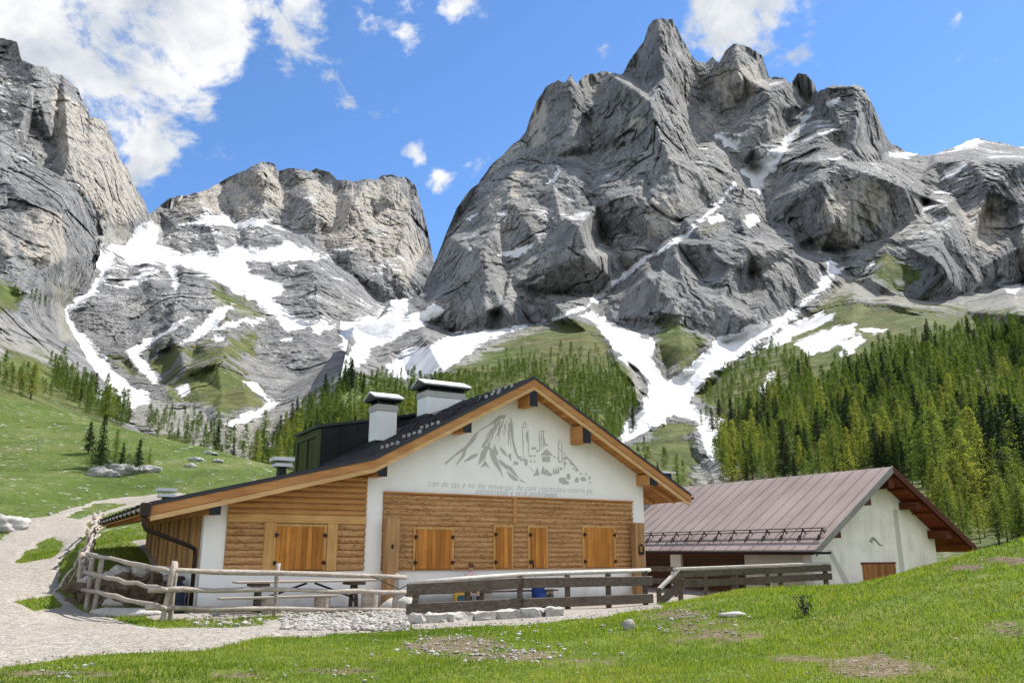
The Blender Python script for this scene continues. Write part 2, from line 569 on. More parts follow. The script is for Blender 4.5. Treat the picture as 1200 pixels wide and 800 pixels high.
    def at(self, u, v):
        """the point of the surface seen at a photo pixel"""
        a, b = (u, v) if self.mode == 'v' else (v, u)
        fi = (a - self.lo) / (self.hi - self.lo) * (len(self.a) - 1)
        i = int(min(max(round(fi), 0), len(self.a) - 1))
        col = (self.V if self.mode == 'v' else self.U)[:, i]
        j = int(np.argmin(np.abs(col - b)))
        return P(u, v, self.D[j, i])


# --- the main massif: skyline, depth net, surface regions (photo pixels, metres)
A_EDGE = [(270, 585), (290, 545), (310, 515), (335, 492), (360, 470), (380, 455), (400, 438), (408, 400), (418, 380), (440, 374), (458, 352), (478, 352), (485, 350),
          (492, 345), (505, 318), (515, 295), (523, 275), (535, 245), (548, 225), (560, 214), (578, 190), (600, 170), (616, 154), (622, 139), (628, 122), (640, 101),
          (654, 94), (663, 96), (669, 87), (675, 97), (684, 90), (696, 85), (710, 82), (720, 86), (730, 88), (736, 75), (745, 62), (755, 48), (760, 30), (766, 22), (775, 20),
          (788, 22), (795, 36), (800, 48), (808, 60), (816, 71), (826, 74), (835, 66), (842, 72), (849, 61), (858, 53), (864, 51), (875, 55), (886, 59), (893, 64),
          (897, 78), (902, 91), (912, 92), (921, 93), (927, 100), (935, 87), (945, 88), (954, 99), (958, 110), (970, 103), (985, 100), (1000, 101), (1012, 105),
          (1020, 118), (1027, 133), (1032, 144), (1038, 157), (1046, 168), (1055, 174), (1065, 179), (1080, 181), (1095, 180), (1108, 174), (1120, 172), (1135, 163),
          (1150, 162), (1165, 165), (1180, 168), (1200, 172), (1240, 180), (1330, 195)]
A_NET = [(270, 660, 110), (450, 660, 120), (600, 660, 120), (750, 660, 110), (900, 660, 95), (1050, 660, 85), (1200, 660, 75), (1330, 660, 70),
         (270, 585, 150), (290, 540, 215), (340, 495, 330), (400, 480, 310), (400, 436, 450), (450, 445, 480), (520, 470, 380), (520, 437, 540),
         (600, 470, 420), (600, 430, 570), (665, 371, 800), (690, 390, 730), (722, 425, 570), (745, 470, 480), (735, 515, 400), (700, 500, 380), (650, 450, 470),
         (450, 560, 200), (600, 560, 220), (720, 560, 260),
         (455, 440, 570), (480, 440, 610), (530, 400, 780), (590, 384, 860), (640, 376, 890), (700, 345, 950), (735, 322, 985), (455, 402, 820), (430, 410, 760),
         (410, 385, 900), (478, 352, 1000), (490, 366, 940), (505, 318, 1120),
         (493, 382, 900), (530, 390, 880), (560, 385, 890), (523, 275, 1180), (560, 214, 1290), (616, 154, 1400),
         (560, 300, 1010), (600, 335, 960), (640, 345, 950), (540, 340, 950), (520, 330, 1040), (585, 260, 1130), (610, 250, 1110), (635, 240, 1140), (655, 250, 1090), (680, 266, 985), (690, 300, 945), (715, 325, 960), (650, 310, 950),
         (720, 270, 1080), (725, 300, 1015), (700, 240, 1130),
         (640, 101, 1420), (654, 94, 1430), (669, 87, 1420), (668, 110, 1385), (672, 140, 1350), (678, 168, 1320), (690, 110, 1435), (688, 150, 1375), (690, 180, 1340),
         (622, 139, 1420), (618, 172, 1370), (650, 185, 1300), (620, 200, 1290), (590, 220, 1240), (640, 130, 1395), (700, 120, 1400),
         (710, 82, 1480), (730, 87, 1470), (730, 96, 1330), (745, 105, 1290), (762, 118, 1250), (770, 150, 1200), (785, 188, 1135), (819, 203, 1140), (853, 214, 1155),
         (695, 200, 1250), (710, 140, 1340), (740, 170, 1235), (740, 230, 1090), (705, 280, 1100), (745, 310, 985), (775, 285, 1010), (800, 255, 1055), (760, 200, 1140), (720, 210, 1180),
         (770, 20, 1450), (788, 22, 1460), (772, 50, 1400), (779, 90, 1345), (790, 125, 1300), (742, 75, 1500), (750, 95, 1440), (808, 60, 1500), (815, 85, 1480), (806, 120, 1400), (835, 160, 1330), (815, 175, 1250),
         (864, 51, 1480), (849, 62, 1500), (835, 67, 1520), (893, 64, 1510), (901, 91, 1530), (850, 100, 1420), (866, 95, 1405), (884, 95, 1440), (850, 140, 1390), (828, 120, 1430), (868, 125, 1410), (826, 75, 1510),
         (921, 92, 1460), (935, 87, 1500), (954, 99, 1510), (946, 108, 1480), (903, 112, 1380), (898, 142, 1320), (884, 172, 1280), (868, 160, 1315), (878, 190, 1290), (930, 140, 1380), (948, 124, 1420), (915, 125, 1370), (920, 160, 1320),
         (970, 103, 1350), (1000, 101, 1340), (1020, 118, 1330), (1036, 166, 1340), (985, 150, 1220), (960, 160, 1210), (925, 180, 1220), (905, 205, 1200), (1000, 172, 1190), (1028, 190, 1230), (1005, 130, 1260),
         (920, 240, 1080), (960, 215, 1060), (990, 192, 1105), (1030, 207, 1095), (1060, 220, 1110), (1087, 232, 1160), (985, 296, 1030), (1010, 290, 1030), (1050, 268, 1065), (1080, 247, 1110), (898, 225, 1160), (930, 265, 1070), (960, 292, 1035), (975, 260, 1020),
         (885, 230, 1130), (900, 260, 1075), (940, 292, 1030), (866, 190, 1260),
         (862, 218, 1150), (840, 240, 1095), (800, 274, 1020), (757, 304, 975), (720, 342, 930), (880, 280, 990), (850, 268, 1010), (700, 364, 880),
         (790, 285, 950), (830, 285, 930), (880, 292, 930), (930, 300, 950), (965, 310, 970), (700, 374, 850), (740, 382, 820), (780, 378, 800), (840, 394, 780), (880, 379, 790), (930, 357, 870), (960, 332, 920),
         (760, 325, 870), (800, 330, 860), (825, 325, 890), (860, 320, 860), (790, 355, 815), (845, 350, 830), (900, 340, 860), (730, 350, 890), (880, 340, 880),
         (1050, 173, 1500), (1092, 180, 1500), (1110, 174, 1600), (1140, 162, 1700), (1200, 172, 1700), (1330, 195, 1700),
         (1100, 190, 1340), (1078, 212, 1250), (1100, 222, 1230), (1140, 188, 1280), (1200, 190, 1280), (1330, 210, 1280), (1085, 238, 1170), (1120, 230, 1170), (1160, 220, 1150), (1200, 240, 1140), (1330, 250, 1150), (1150, 270, 1110), (1185, 270, 1120), (1172, 335, 1040), (1200, 332, 1050), (1330, 330, 1050),
         (1110, 240, 1090), (1075, 257, 1070), (1140, 270, 1060), (1165, 318, 1020), (1060, 288, 1020), (1100, 280, 1010), (1130, 318, 990), (1000, 302, 1000), (1040, 292, 1005), (1060, 306, 980), (1130, 345, 940), (1085, 308, 960), (1090, 303, 925), (1052, 335, 915), (1075, 352, 870), (1130, 352, 890), (1105, 320, 900),
         (1000, 330, 950), (990, 316, 980), (1030, 345, 880), (960, 360, 850), (930, 387, 800), (870, 420, 700), (820, 465, 600), (800, 440, 650), (850, 490, 480), (900, 450, 560), (1000, 420, 560), (1000, 380, 720), (1080, 370, 720), (1100, 400, 560), (1200, 370, 560), (1330, 350, 600), (1200, 347, 860), (1330, 340, 900), (1130, 363, 800),
         (850, 560, 260), (850, 520, 370), (900, 520, 330), (1000, 500, 340), (1000, 560, 225), (1100, 480, 370), (1100, 560, 205), (1200, 450, 400), (1200, 540, 230), (1330, 450, 380), (1330, 540, 220), (1200, 600, 130), (1330, 600, 120), (1100, 620, 115), (950, 600, 150), (800, 580, 210), (760, 540, 320), (820, 550, 300), (780, 500, 430),
         (795, 379, 780), (800, 408, 690), (770, 400, 730), (825, 405, 720), (780, 443, 640)]
A_MASK = dict(
    snow=[[(973, 304), (990, 314), (971, 336), (945, 359), (922, 381), (904, 392), (864, 421), (847, 430), (825, 445), (814, 460), (810, 470), (821, 484), (848, 490), (852, 505), (846, 527), (836, 545), (822, 520), (817, 496), (791, 487), (765, 501), (742, 516), (727, 520), (731, 497), (750, 479), (761, 452), (750, 434), (727, 422), (716, 404), (701, 385), (679, 368), (697, 364), (712, 377), (739, 389), (761, 396), (770, 400), (766, 420), (780, 445), (807, 432), (830, 408), (838, 397), (862, 389), (877, 379), (900, 377), (930, 361), (956, 336), (964, 318)],
          [(865, 420), (905, 393), (922, 381), (945, 371), (980, 365), (975, 375), (955, 385), (930, 395), (915, 404), (890, 410), (875, 421)],
          [(930, 402), (960, 387), (985, 381), (1005, 380), (1000, 392), (985, 402), (965, 414), (945, 414)], [(985, 400), (1008, 392), (1014, 398), (998, 414), (986, 420)], [(1010, 384), (1040, 386), (1025, 392)], [(888, 455), (905, 435), (912, 440), (895, 465)],
          [(702, 341), (729, 320), (757, 298), (785, 283), (815, 260), (845, 234), (858, 211), (864, 213), (855, 230), (822, 263), (790, 288), (760, 304), (735, 326), (706, 349), (690, 361), (665, 371), (640, 379), (605, 385), (560, 407), (535, 425), (519, 437), (481, 444), (455, 440), (451, 428), (477, 409), (511, 401), (530, 392), (590, 384), (642, 374), (680, 360)],
          [(509, 353), (526, 364), (492, 384), (455, 401), (436, 409), (429, 424), (402, 442), (390, 432), (417, 402), (406, 376), (440, 370), (458, 364), (455, 345), (482, 345), (476, 370), (490, 366)],
          [(862, 202), (879, 189), (900, 182), (922, 159), (937, 142), (951, 122), (955, 126), (942, 150), (922, 175), (912, 196), (898, 214), (890, 234), (884, 222), (875, 210)],
          [(836, 156), (850, 162), (868, 164), (866, 177), (850, 173)], [(828, 255), (845, 249), (850, 258), (832, 266)], [(870, 257), (888, 249), (891, 258), (878, 267)],
          [(967, 121), (988, 109), (987, 119), (972, 126)], [(1030, 178), (1085, 178), (1070, 186), (1040, 183)], [(1112, 174), (1141, 160), (1163, 161), (1142, 171), (1122, 178)], [(1102, 209), (1132, 191), (1134, 196), (1112, 208)],
          [(1164, 332), (1178, 326), (1200, 332), (1192, 347)], [(1008, 318), (1026, 305), (1027, 310), (1014, 320)], [(577, 299), (608, 291), (636, 277), (620, 296), (600, 302)], [(545, 255), (566, 246), (566, 250), (550, 258)],
          [(640, 215), (655, 190), (660, 195), (650, 215)], [(612, 330), (640, 322), (642, 326), (620, 336)]],
    grass=[[(600, 400), (640, 380), (665, 373), (690, 380), (715, 400), (722, 425), (745, 450), (750, 475), (735, 500), (720, 540), (600, 540), (420, 560), (280, 600), (290, 545), (330, 500), (380, 460), (420, 445), (455, 443), (490, 446), (530, 434), (570, 412)],
           [(880, 412), (925, 390), (950, 365), (985, 350), (1040, 355), (1080, 362), (1130, 366), (1200, 368), (1330, 365), (1330, 660), (850, 660), (850, 560), (855, 510), (830, 475), (815, 462), (830, 445)],
           [(1022, 305), (1040, 290), (1066, 311), (1075, 325), (1045, 340), (1020, 330)], [(825, 268), (850, 246), (848, 264), (830, 276)],
           [(772, 386), (767, 419), (780, 441), (806, 429), (828, 407), (812, 386), (800, 379), (785, 379)], [(700, 560), (730, 530), (765, 506), (788, 492), (812, 500), (818, 540), (800, 620), (700, 640)]],
    scree=[[(945, 362), (990, 322), (1020, 325), (1050, 345), (1130, 355), (1200, 345), (1330, 340), (1330, 372), (1200, 368), (1100, 365), (1000, 352)], [(520, 432), (600, 390), (640, 382), (612, 408), (560, 432)], [(800, 500), (830, 545), (850, 600), (780, 620), (730, 560)],
           [(395, 470), (415, 455), (422, 475), (400, 495), (385, 490)], [(715, 395), (750, 432), (758, 450), (748, 470), (738, 440)]],
    tan=[[(975, 225), (1000, 205), (1035, 215), (1045, 240), (1030, 268), (990, 292), (965, 285), (955, 250)], [(1120, 245), (1165, 230), (1180, 260), (1165, 300), (1140, 290)], [(1190, 270), (1210, 255), (1210, 330), (1192, 320)], [(770, 220), (800, 235), (790, 270), (760, 280), (752, 250)], [(838, 80), (890, 70), (895, 100), (860, 130), (840, 120)],
         [(620, 110), (640, 105), (640, 165), (622, 180)], [(596, 200), (615, 195), (610, 235), (596, 235)], [(572, 232), (590, 226), (585, 255), (565, 258)], [(735, 140), (760, 130), (755, 155), (735, 150)], [(880, 200), (905, 210), (905, 240)], [(955, 270), (975, 290), (960, 300), (948, 280)]],
    forest=[[(845, 500), (900, 455), (1000, 425), (1200, 372), (1330, 365), (1330, 660), (840, 660)]])
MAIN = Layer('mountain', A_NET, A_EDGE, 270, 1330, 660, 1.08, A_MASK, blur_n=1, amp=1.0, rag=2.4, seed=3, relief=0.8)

# --- the far wall, its snow bowl and the valley head
B_EDGE = [(-80, 0), (-20, 40), (0, 45), (20, 50), (25, 70), (38, 75), (55, 78), (60, 85), (72, 88), (85, 98), (92, 105), (95, 115), (103, 125), (105, 135), (118, 137),
          (125, 145), (130, 158), (135, 170), (140, 185), (148, 195), (155, 210), (162, 225), (170, 238), (175, 250), (185, 243), (200, 232), (215, 230), (235, 225),
          (255, 215), (275, 205), (290, 198), (305, 190), (315, 189), (322, 193), (325, 200), (345, 197), (360, 200), (372, 197), (385, 202), (395, 212), (410, 213),
          (430, 209), (440, 212), (447, 207), (460, 206), (475, 208), (487, 218), (493, 240), (500, 265), (505, 290), (510, 312), (540, 330), (560, 360)]
B_NET = [(-80, 0, 1700), (0, 45, 1700), (20, 50, 1690), (60, 85, 1700), (100, 120, 1720), (125, 145, 1750), (150, 200, 1800), (175, 250, 1920), (60, 130, 1560), (90, 180, 1560), (60, 200, 1480), (0, 120, 1500), (-80, 100, 1450),
         (30, 90, 1640), (115, 200, 1600), (140, 230, 1700), (130, 275, 1550), (150, 268, 1650), (170, 258, 1820), (100, 300, 1400), (178, 255, 2000), (185, 243, 2100), (235, 225, 2250), (275, 205, 2300), (305, 190, 2300), (322, 193, 2320), (345, 197, 2330), (385, 202, 2330), (395, 212, 2350), (430, 209, 2250),
         (447, 207, 2240), (475, 208, 2250), (490, 225, 2290), (505, 290, 2320), (560, 360, 2300), (190, 262, 2000), (250, 250, 2050), (275, 260, 2050), (320, 262, 2050), (350, 272, 2040), (385, 300, 1900), (420, 330, 1850), (450, 355, 1800), (480, 350, 1850), (505, 335, 2000),
         (305, 200, 2200), (310, 240, 2080), (330, 205, 2330), (335, 245, 2160), (360, 210, 2250), (365, 250, 2070), (395, 222, 2350), (395, 270, 2060), (425, 220, 2170), (425, 290, 1920), (446, 250, 2140), (465, 215, 2190), (468, 290, 1990), (470, 330, 1880),
         (190, 270, 1960), (205, 264, 1900), (270, 267, 1900), (300, 262, 1920), (320, 275, 1860), (190, 288, 1800), (215, 297, 1750), (260, 293, 1750), (285, 285, 1780),
         (150, 285, 1700), (130, 300, 1500), (200, 310, 1550), (270, 320, 1550), (300, 310, 1650), (350, 300, 1720), (330, 335, 1500), (345, 325, 1560), (375, 328, 1500), (400, 345, 1510), (345, 352, 1400), (400, 387, 1250), (340, 375, 1260), (370, 355, 1370),
         (150, 330, 1350), (175, 313, 1450), (215, 315, 1450), (250, 325, 1420), (290, 355, 1300), (320, 375, 1220), (180, 345, 1250), (160, 365, 1190), (210, 352, 1200), (150, 400, 1050), (200, 390, 1060), (230, 400, 1010), (270, 390, 1040), (330, 400, 1060), (300, 420, 940), (350, 440, 850), (400, 420, 900), (430, 420, 1000), (390, 400, 1090), (430, 380, 1300), (450, 370, 1500), (250, 365, 1150),
         (120, 420, 900), (170, 465, 700), (190, 447, 800), (220, 435, 750), (255, 425, 690), (285, 450, 660), (315, 470, 620), (260, 460, 610), (240, 482, 520), (200, 472, 600), (300, 500, 420), (330, 472, 580), (250, 510, 350), (150, 490, 450), (190, 510, 330), (300, 540, 260), (350, 560, 210), (150, 560, 190), (-80, 560, 200), (400, 500, 320), (450, 560, 210), (560, 560, 220), (560, 450, 700),
         (80, 370, 1150), (90, 390, 1050), (70, 350, 1250), (110, 330, 1350), (0, 300, 1300), (-80, 300, 1300), (0, 450, 600), (-80, 450, 600)]
B_MASK = dict(
    snow=[[(157, 267), (176, 258), (187, 267), (184, 286), (202, 298), (259, 295), (277, 286), (311, 293), (337, 282), (360, 292), (386, 302), (358, 306), (326, 309), (289, 308), (296, 320), (330, 331), (335, 340), (322, 350), (336, 365), (368, 382), (337, 390), (319, 372), (296, 352), (270, 340), (244, 322), (210, 312), (180, 309), (150, 312), (138, 299), (120, 288), (150, 285)],
          [(109, 297), (120, 286), (137, 299), (132, 312), (120, 330), (112, 345), (95, 358), (84, 362), (82, 372), (92, 385), (104, 394), (117, 410), (132, 430), (152, 448), (175, 462), (178, 472), (150, 480), (128, 462), (103, 430), (86, 405), (78, 385), (70, 365), (88, 350), (105, 340), (116, 318), (108, 308)],
          [(208, 263), (245, 249), (270, 252), (276, 261), (300, 255), (316, 257), (318, 263), (280, 269), (270, 266), (225, 264)], [(145, 335), (165, 317), (182, 311), (178, 321), (165, 330), (150, 339)], [(195, 311), (206, 312), (212, 338), (206, 343)], [(160, 325), (185, 315), (190, 318), (170, 328)],
          [(165, 400), (195, 385), (222, 368), (226, 372), (200, 389), (172, 406), (160, 413), (150, 416), (145, 412)], [(207, 404), (228, 385), (245, 369), (260, 357), (276, 356), (263, 372), (247, 389), (215, 404)], [(247, 386), (275, 374), (311, 372), (311, 378), (275, 381), (252, 389)], [(145, 412), (160, 407), (172, 425), (191, 445), (180, 449), (165, 436)],
          [(285, 447), (300, 449), (311, 464), (330, 469), (324, 479), (300, 491), (272, 501), (255, 496), (290, 483), (313, 471), (302, 462)], [(252, 396), (262, 393), (262, 401), (254, 402)], [(330, 398), (345, 396), (342, 402)], [(360, 380), (380, 372), (395, 385), (372, 392)], [(205, 455), (220, 447), (222, 462), (214, 468)], [(352, 300), (362, 296), (362, 305)], [(180, 240), (220, 226), (235, 223), (215, 232)], [(335, 308), (350, 312), (345, 318)], [(400, 375), (440, 370), (478, 355), (478, 400), (420, 420), (398, 405)]],
    grass=[[(190, 450), (215, 435), (250, 425), (272, 430), (300, 455), (318, 475), (290, 485), (265, 490), (240, 480), (205, 472)], [(165, 425), (200, 400), (215, 408), (205, 440), (185, 440)], [(255, 330), (290, 352), (315, 368), (290, 370), (262, 372), (250, 350)], [(130, 420), (150, 418), (165, 440), (150, 445)], [(215, 410), (300, 390), (300, 415), (220, 432)], [(150, 500), (230, 525), (300, 545), (400, 500), (450, 560), (150, 560)]],
    scree=[[(140, 470), (175, 464), (230, 480), (270, 500), (330, 480), (320, 540), (230, 530), (190, 510), (150, 495)], [(125, 262), (155, 262), (165, 275), (140, 290), (120, 285)], [(85, 395), (120, 430), (150, 470), (120, 460), (95, 430)]],
    tan=[[(200, 235), (275, 208), (310, 245), (275, 258), (250, 248), (210, 258)], [(60, 95), (120, 140), (150, 200), (172, 250), (130, 275), (95, 225), (60, 160)], [(275, 205), (320, 195), (345, 245), (310, 245)], [(345, 200), (400, 220), (470, 210), (500, 290), (480, 340), (430, 300), (380, 290)]])
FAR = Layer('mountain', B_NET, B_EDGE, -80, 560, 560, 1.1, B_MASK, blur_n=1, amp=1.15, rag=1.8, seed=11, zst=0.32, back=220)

# --- the near crag on the left with its grassy foot
C_EDGE = [(90, -80), (112, -40), (135, -5), (142, 0), (165, 22), (195, 49), (210, 75), (228, 94), (245, 103), (262, 111), (280, 117), (298, 116), (330, 105), (345, 88), (360, 77), (375, 78), (395, 86), (430, 110), (465, 133), (500, 160), (530, 185), (560, 205)]
C_NET = [(0, 142, 900), (22, 165, 880), (49, 195, 860), (75, 210, 880), (94, 228, 890), (117, 278, 900), (116, 300, 880), (106, 330, 850), (88, 345, 820), (76, 360, 800), (86, 395, 700), (110, 430, 600), (135, 465, 450), (160, 500, 330), (205, 560, 220), (-80, 90, 950), (-80, 200, 750), (0, 200, 750), (30, 240, 710), (60, 260, 710),
         (90, 300, 760), (60, 310, 670), (0, 260, 680), (0, 320, 620), (-80, 320, 600), (40, 340, 610), (30, 380, 540), (0, 400, 430), (60, 420, 480), (100, 450, 450), (50, 450, 380), (0, 440, 330), (80, 480, 310), (0, 470, 220), (-80, 430, 250), (-80, 480, 180), (150, 510, 280), (0, 500, 170), (100, 520, 200), (-80, 560, 130), (180, 540, 200), (100, 560, 150), (70, 230, 800), (100, 270, 840), (40, 200, 820)]
C_MASK = dict(
    grass=[[(-80, 400), (0, 415), (40, 415), (75, 432), (110, 460), (150, 500), (205, 560), (-80, 560)], [(-80, 330), (0, 330), (35, 345), (20, 360), (-80, 370)]],
    scree=[[(-80, 385), (0, 395), (40, 400), (80, 420), (110, 455), (130, 480), (60, 440), (0, 425), (-80, 420)], [(60, 330), (100, 340), (90, 400), (70, 400)]],
    snow=[[(100, 455), (112, 450), (135, 470), (125, 475)]],
    tan=[[(30, 240), (75, 250), (80, 300), (50, 320), (20, 290)], [(-80, 230), (0, 250), (20, 300), (-80, 300)]])
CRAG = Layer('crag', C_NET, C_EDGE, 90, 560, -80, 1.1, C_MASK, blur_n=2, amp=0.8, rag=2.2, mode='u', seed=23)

# ------------------------------------------------------------------ near ground: yard, road, hummock, meadow
def ground_points():
    px = [(0, 800, 9.6), (-150, 800, 9.6), (300, 800, 9.6), (600, 800, 9.4), (900, 800, 9.0), (1200, 800, 8.0), (1350, 800, 7.6), (0, 770, 11.8), (200, 765, 12.3), (350, 748, 13.6), (500, 760, 12.2), (700, 762, 11.4), (900, 750, 11.3),
          (1100, 720, 11.2), (1200, 685, 11.8), (1350, 670, 11.5), (480, 738, 15.8), (600, 737, 16.0), (690, 727, 17.0), (760, 711, 18.5), (800, 705, 18.5), (850, 694, 17.5), (900, 690, 16.5), (950, 690, 16), (1000, 690, 15.5), (1050, 681, 15.2),
          (1095, 668, 15), (1150, 650, 15), (1200, 634, 14.6), (1300, 618, 13.6), (1450, 600, 13),
          (0, 700, 20.6), (-100, 690, 22), (30, 662, 29), (60, 641, 38), (100, 604, 52), (140, 590, 62), (0, 615, 45), (0, 560, 66), (0, 500, 104), (0, 463, 132), (-90, 440, 150), (80, 540, 84), (80, 484, 126), (150, 505, 120), (150, 556, 78),
          (250, 530, 106), (330, 551, 96), (250, 560, 76), (150, 640, 31), (185, 620, 40), (-150, 600, 50), (-200, 520, 90)]
    pts = [P(*p) for p in px]
    W = lambda x, y, z: pts.append((x, y, z))
    for x, y in ((-8, 20), (-5, 23), (0, 24), (4, 26), (-6, 30), (-2, 33), (6, 34), (6, 25), (9, 30), (12, 28), (18, 30), (-10, 20), (-9, 25), (3, 22.5), (-3, 20), (-6, 18), (16, 25), (22, 30)):
        W(x, y, 0.0)
    for x, y, z in ((0, 3, -.1), (6, 3, .1), (-6, 3, -.15), (0, -8, -.3), (20, 5, 1.5), (-15, 6, -.1), (25, 20, 1.6), (25, -8, 1.5), (-25, -8, -.3), (30, 30, .8), (20, 40, .2), (30, 55, 1.0), (45, 60, 1.5), (0, 45, 2.0), (-10, 45, 2.8), (10, 55, 1.0), (0, 70, 5), (-20, 60, 5.5), (60, 60, 4), (60, 20, 4),
                    (30, 85, -2), (60, 110, -4), (0, 110, 2), (10, 160, -6), (100, 150, -6), (60, 220, -8), (-40, 175, 8), (-70, 190, 15), (-110, 200, 25), (-60, 30, 5), (-60, 10, 3), (-80, 60, 18), (-120, 110, 38), (-40, 240, 8), (0, 240, 0), (-150, 200, 40), (-160, 60, 30), (120, 60, 6), (120, -8, 3), (-120, -8, 4)):
        W(x, y, z)
    return np.array(pts)


GP = ground_points()


def _tps_fit(p):
    n = len(p)
    s = np.hypot(p[:, 0], p[:, 1])
    q = p[:, :2] / (6 + s)[:, None] ** 0.5           # soften the far spacing so near relief stays smooth
    d = np.linalg.norm(q[:, None] - q[None], axis=2)
    K = np.where(d > 0, d ** 2 * np.log(d + 1e-12), 0) + np.eye(n) * 0.02
    Pm = np.hstack([np.ones((n, 1)), q])
    A = np.zeros((n + 3, n + 3))
    A[:n, :n], A[:n, n:], A[n:, :n] = K, Pm, Pm.T
    return q, np.linalg.solve(A, np.concatenate([p[:, 2], np.zeros(3)]))


GQ, GC = _tps_fit(GP)


def ground_z(x, y):
    x, y = np.asarray(x, float), np.asarray(y, float)
    sh = x.shape
    x, y = x.ravel(), y.ravel()
    out = np.zeros(len(x))
    for i in range(0, len(x), 20000):
        xx, yy = x[i:i + 20000], y[i:i + 20000]
        q = np.stack([xx, yy], 1) / (6 + np.hypot(xx, yy))[:, None] ** 0.5
        d = np.linalg.norm(q[:, None] - GQ[None], axis=2)
        out[i:i + 20000] = (d ** 2 * np.log(d + 1e-12)) @ GC[:-3] + GC[-3] + q @ GC[-2:]
    r = np.hypot(x, y)
    flat = np.exp(-(((x * .861 + (y - 25) * .509 + 1) / 9) ** 2 + ((-x * .509 + (y - 25) * .861) / 6) ** 2) ** 2)
    n = 0.10 * pnoise(x / 2.3, y / 2.3, 0 * x + .5, 90) + 0.035 * pnoise(x / .6, y / .6, 0 * x + .5, 91)
    n += np.clip((r - 30) / 60, 0, 1) * (0.8 * pnoise(x / 14, y / 14, 0 * x, 92) + .3 * pnoise(x / 5, y / 5, 0 * x, 93))
    return (out + n * (1 - .9 * flat)).reshape(sh)


def gz(x, y):
    return float(ground_z(np.array([x]), np.array([y]))[0])


HX, HY, YAW = -8.06, 21.89, 0.534                   # the chalet's left front corner and turn


def H(a, d, z=0.0):
    """chalet frame (along the gable, into the depth, up) to world"""
    c, s = math.cos(YAW), math.sin(YAW)
    return HX + a * c - d * s, HY + a * s + d * c, z


ROAD = [[(-140, 645), (0, 634), (32, 608), (65, 602), (107, 588), (135, 583), (215, 577), (215, 581), (165, 590), (107, 608), (95, 634), (72, 655), (68, 693), (88, 712), (130, 724), (195, 735), (300, 729), (340, 722), (470, 716), (484, 722), (478, 738), (380, 745), (300, 749), (240, 761), (130, 766), (65, 773), (0, 782), (-140, 795)], [(470, 714), (770, 700), (775, 712), (690, 724), (600, 733), (484, 737)]]
STRIPS = [[(60, 655), (75, 640), (66, 628), (28, 648), (20, 660)], [(75, 606), (110, 590), (152, 590), (120, 600), (90, 608)], [(15, 705), (62, 698), (70, 712), (40, 716)], [(130, 726), (200, 723), (300, 727), (310, 732), (190, 737)]]
_a = math.cos(YAW), math.sin(YAW)


def chalet_ad(x, y):
    dx, dy = x - HX, y - HY
    return dx * _a[0] + dy * _a[1], -dx * _a[1] + dy * _a[0]


def road_mask(x, y, z):
    U, V = to_pix(x, y, z)
    U, V = np.where(y > 1, U, -999), np.where(y > 1, V, -999)
    U2, V2 = U + 7 * pnoise(x / 1.2, y / 1.2, 0 * x, 71), V + 2.2 * pnoise(x / 1.2, y / 1.2, 0 * x, 72)
    r = np.clip(polys_sd(ROAD, U2, V2) / 4.0, -1, 1)
    r = np.minimum(r, -np.clip(polys_sd(STRIPS, U2, V2) / 3.0, -1, 1))
    a, d = chalet_ad(x, y)
    yard = np.minimum.reduce([a + .1 + 1.2 * np.clip(-d, 0, 1), 24 - a, d + 2.6 + 2.3 * np.clip((a - 2.6) / 1.2, 0, 1) - .2 * pnoise(a, d, 0 * a, 5), 14 - d]) / .35
    return np.clip(np.maximum(r, np.clip(yard, -1, 1)), -1, 1)


def turf_material():
    m, t = new_mat('pasture_turf')
    p = t.geopos()
    bare = t.attr('bare')
    far = t.attr('far')
    n0, n1, n2 = t.noise(p, 0.35, 4, .6), t.noise(p, 2.2, 5, .65), t.noise(p, 16.0, 4, .7)
    g = t.ramp(n1, [(0.3, (0.07, 0.10, 0.014)), (0.5, (0.115, 0.16, 0.024)), (0.7, (0.16, 0.19, 0.04))])
    g = t.mix(t.mapr(n0, .42, .62), g, t.mix(1.0, g, (1.25, 1.05, 1.2), 'MULTIPLY'))
    nf = t.noise(p, 0.11, 6, .68)
    nf2 = t.noise(p, 0.9, 4, .7)
    gfar = t.ramp(nf, [(0.3, (0.052, 0.082, 0.017)), (0.5, (0.09, 0.125, 0.027)), (0.7, (0.155, 0.16, 0.065))])
    gfar = t.mix(t.mapr(nf2, .60, .70), gfar, (0.40, 0.39, 0.34))
    gfar = t.mix(t.mapr(nf2, .40, .30), gfar, (0.035, 0.06, 0.015))
    g = t.mix(far, g, gfar)
    e = t.ramp(n2, [(0.3, (0.06, 0.045, 0.025)), (0.5, (0.15, 0.115, 0.065)), (0.75, (0.30, 0.26, 0.20))])
    f = t.mapr(t.math('ADD', bare, t.math('MULTIPLY_ADD', n1, 4.0, -2.0)), 0.1, 0.5)
    col = t.mix(f, g, e)
    h = t.math('ADD', t.math('MULTIPLY', n2, .03), t.math('MULTIPLY', n1, .08))
    h = t.math('ADD', h, t.math('MULTIPLY', t.math('MULTIPLY', nf2, .5), far))
    finish(t, col, 0.95, h, 1.0, 1.0, spec=0.1)
    return m


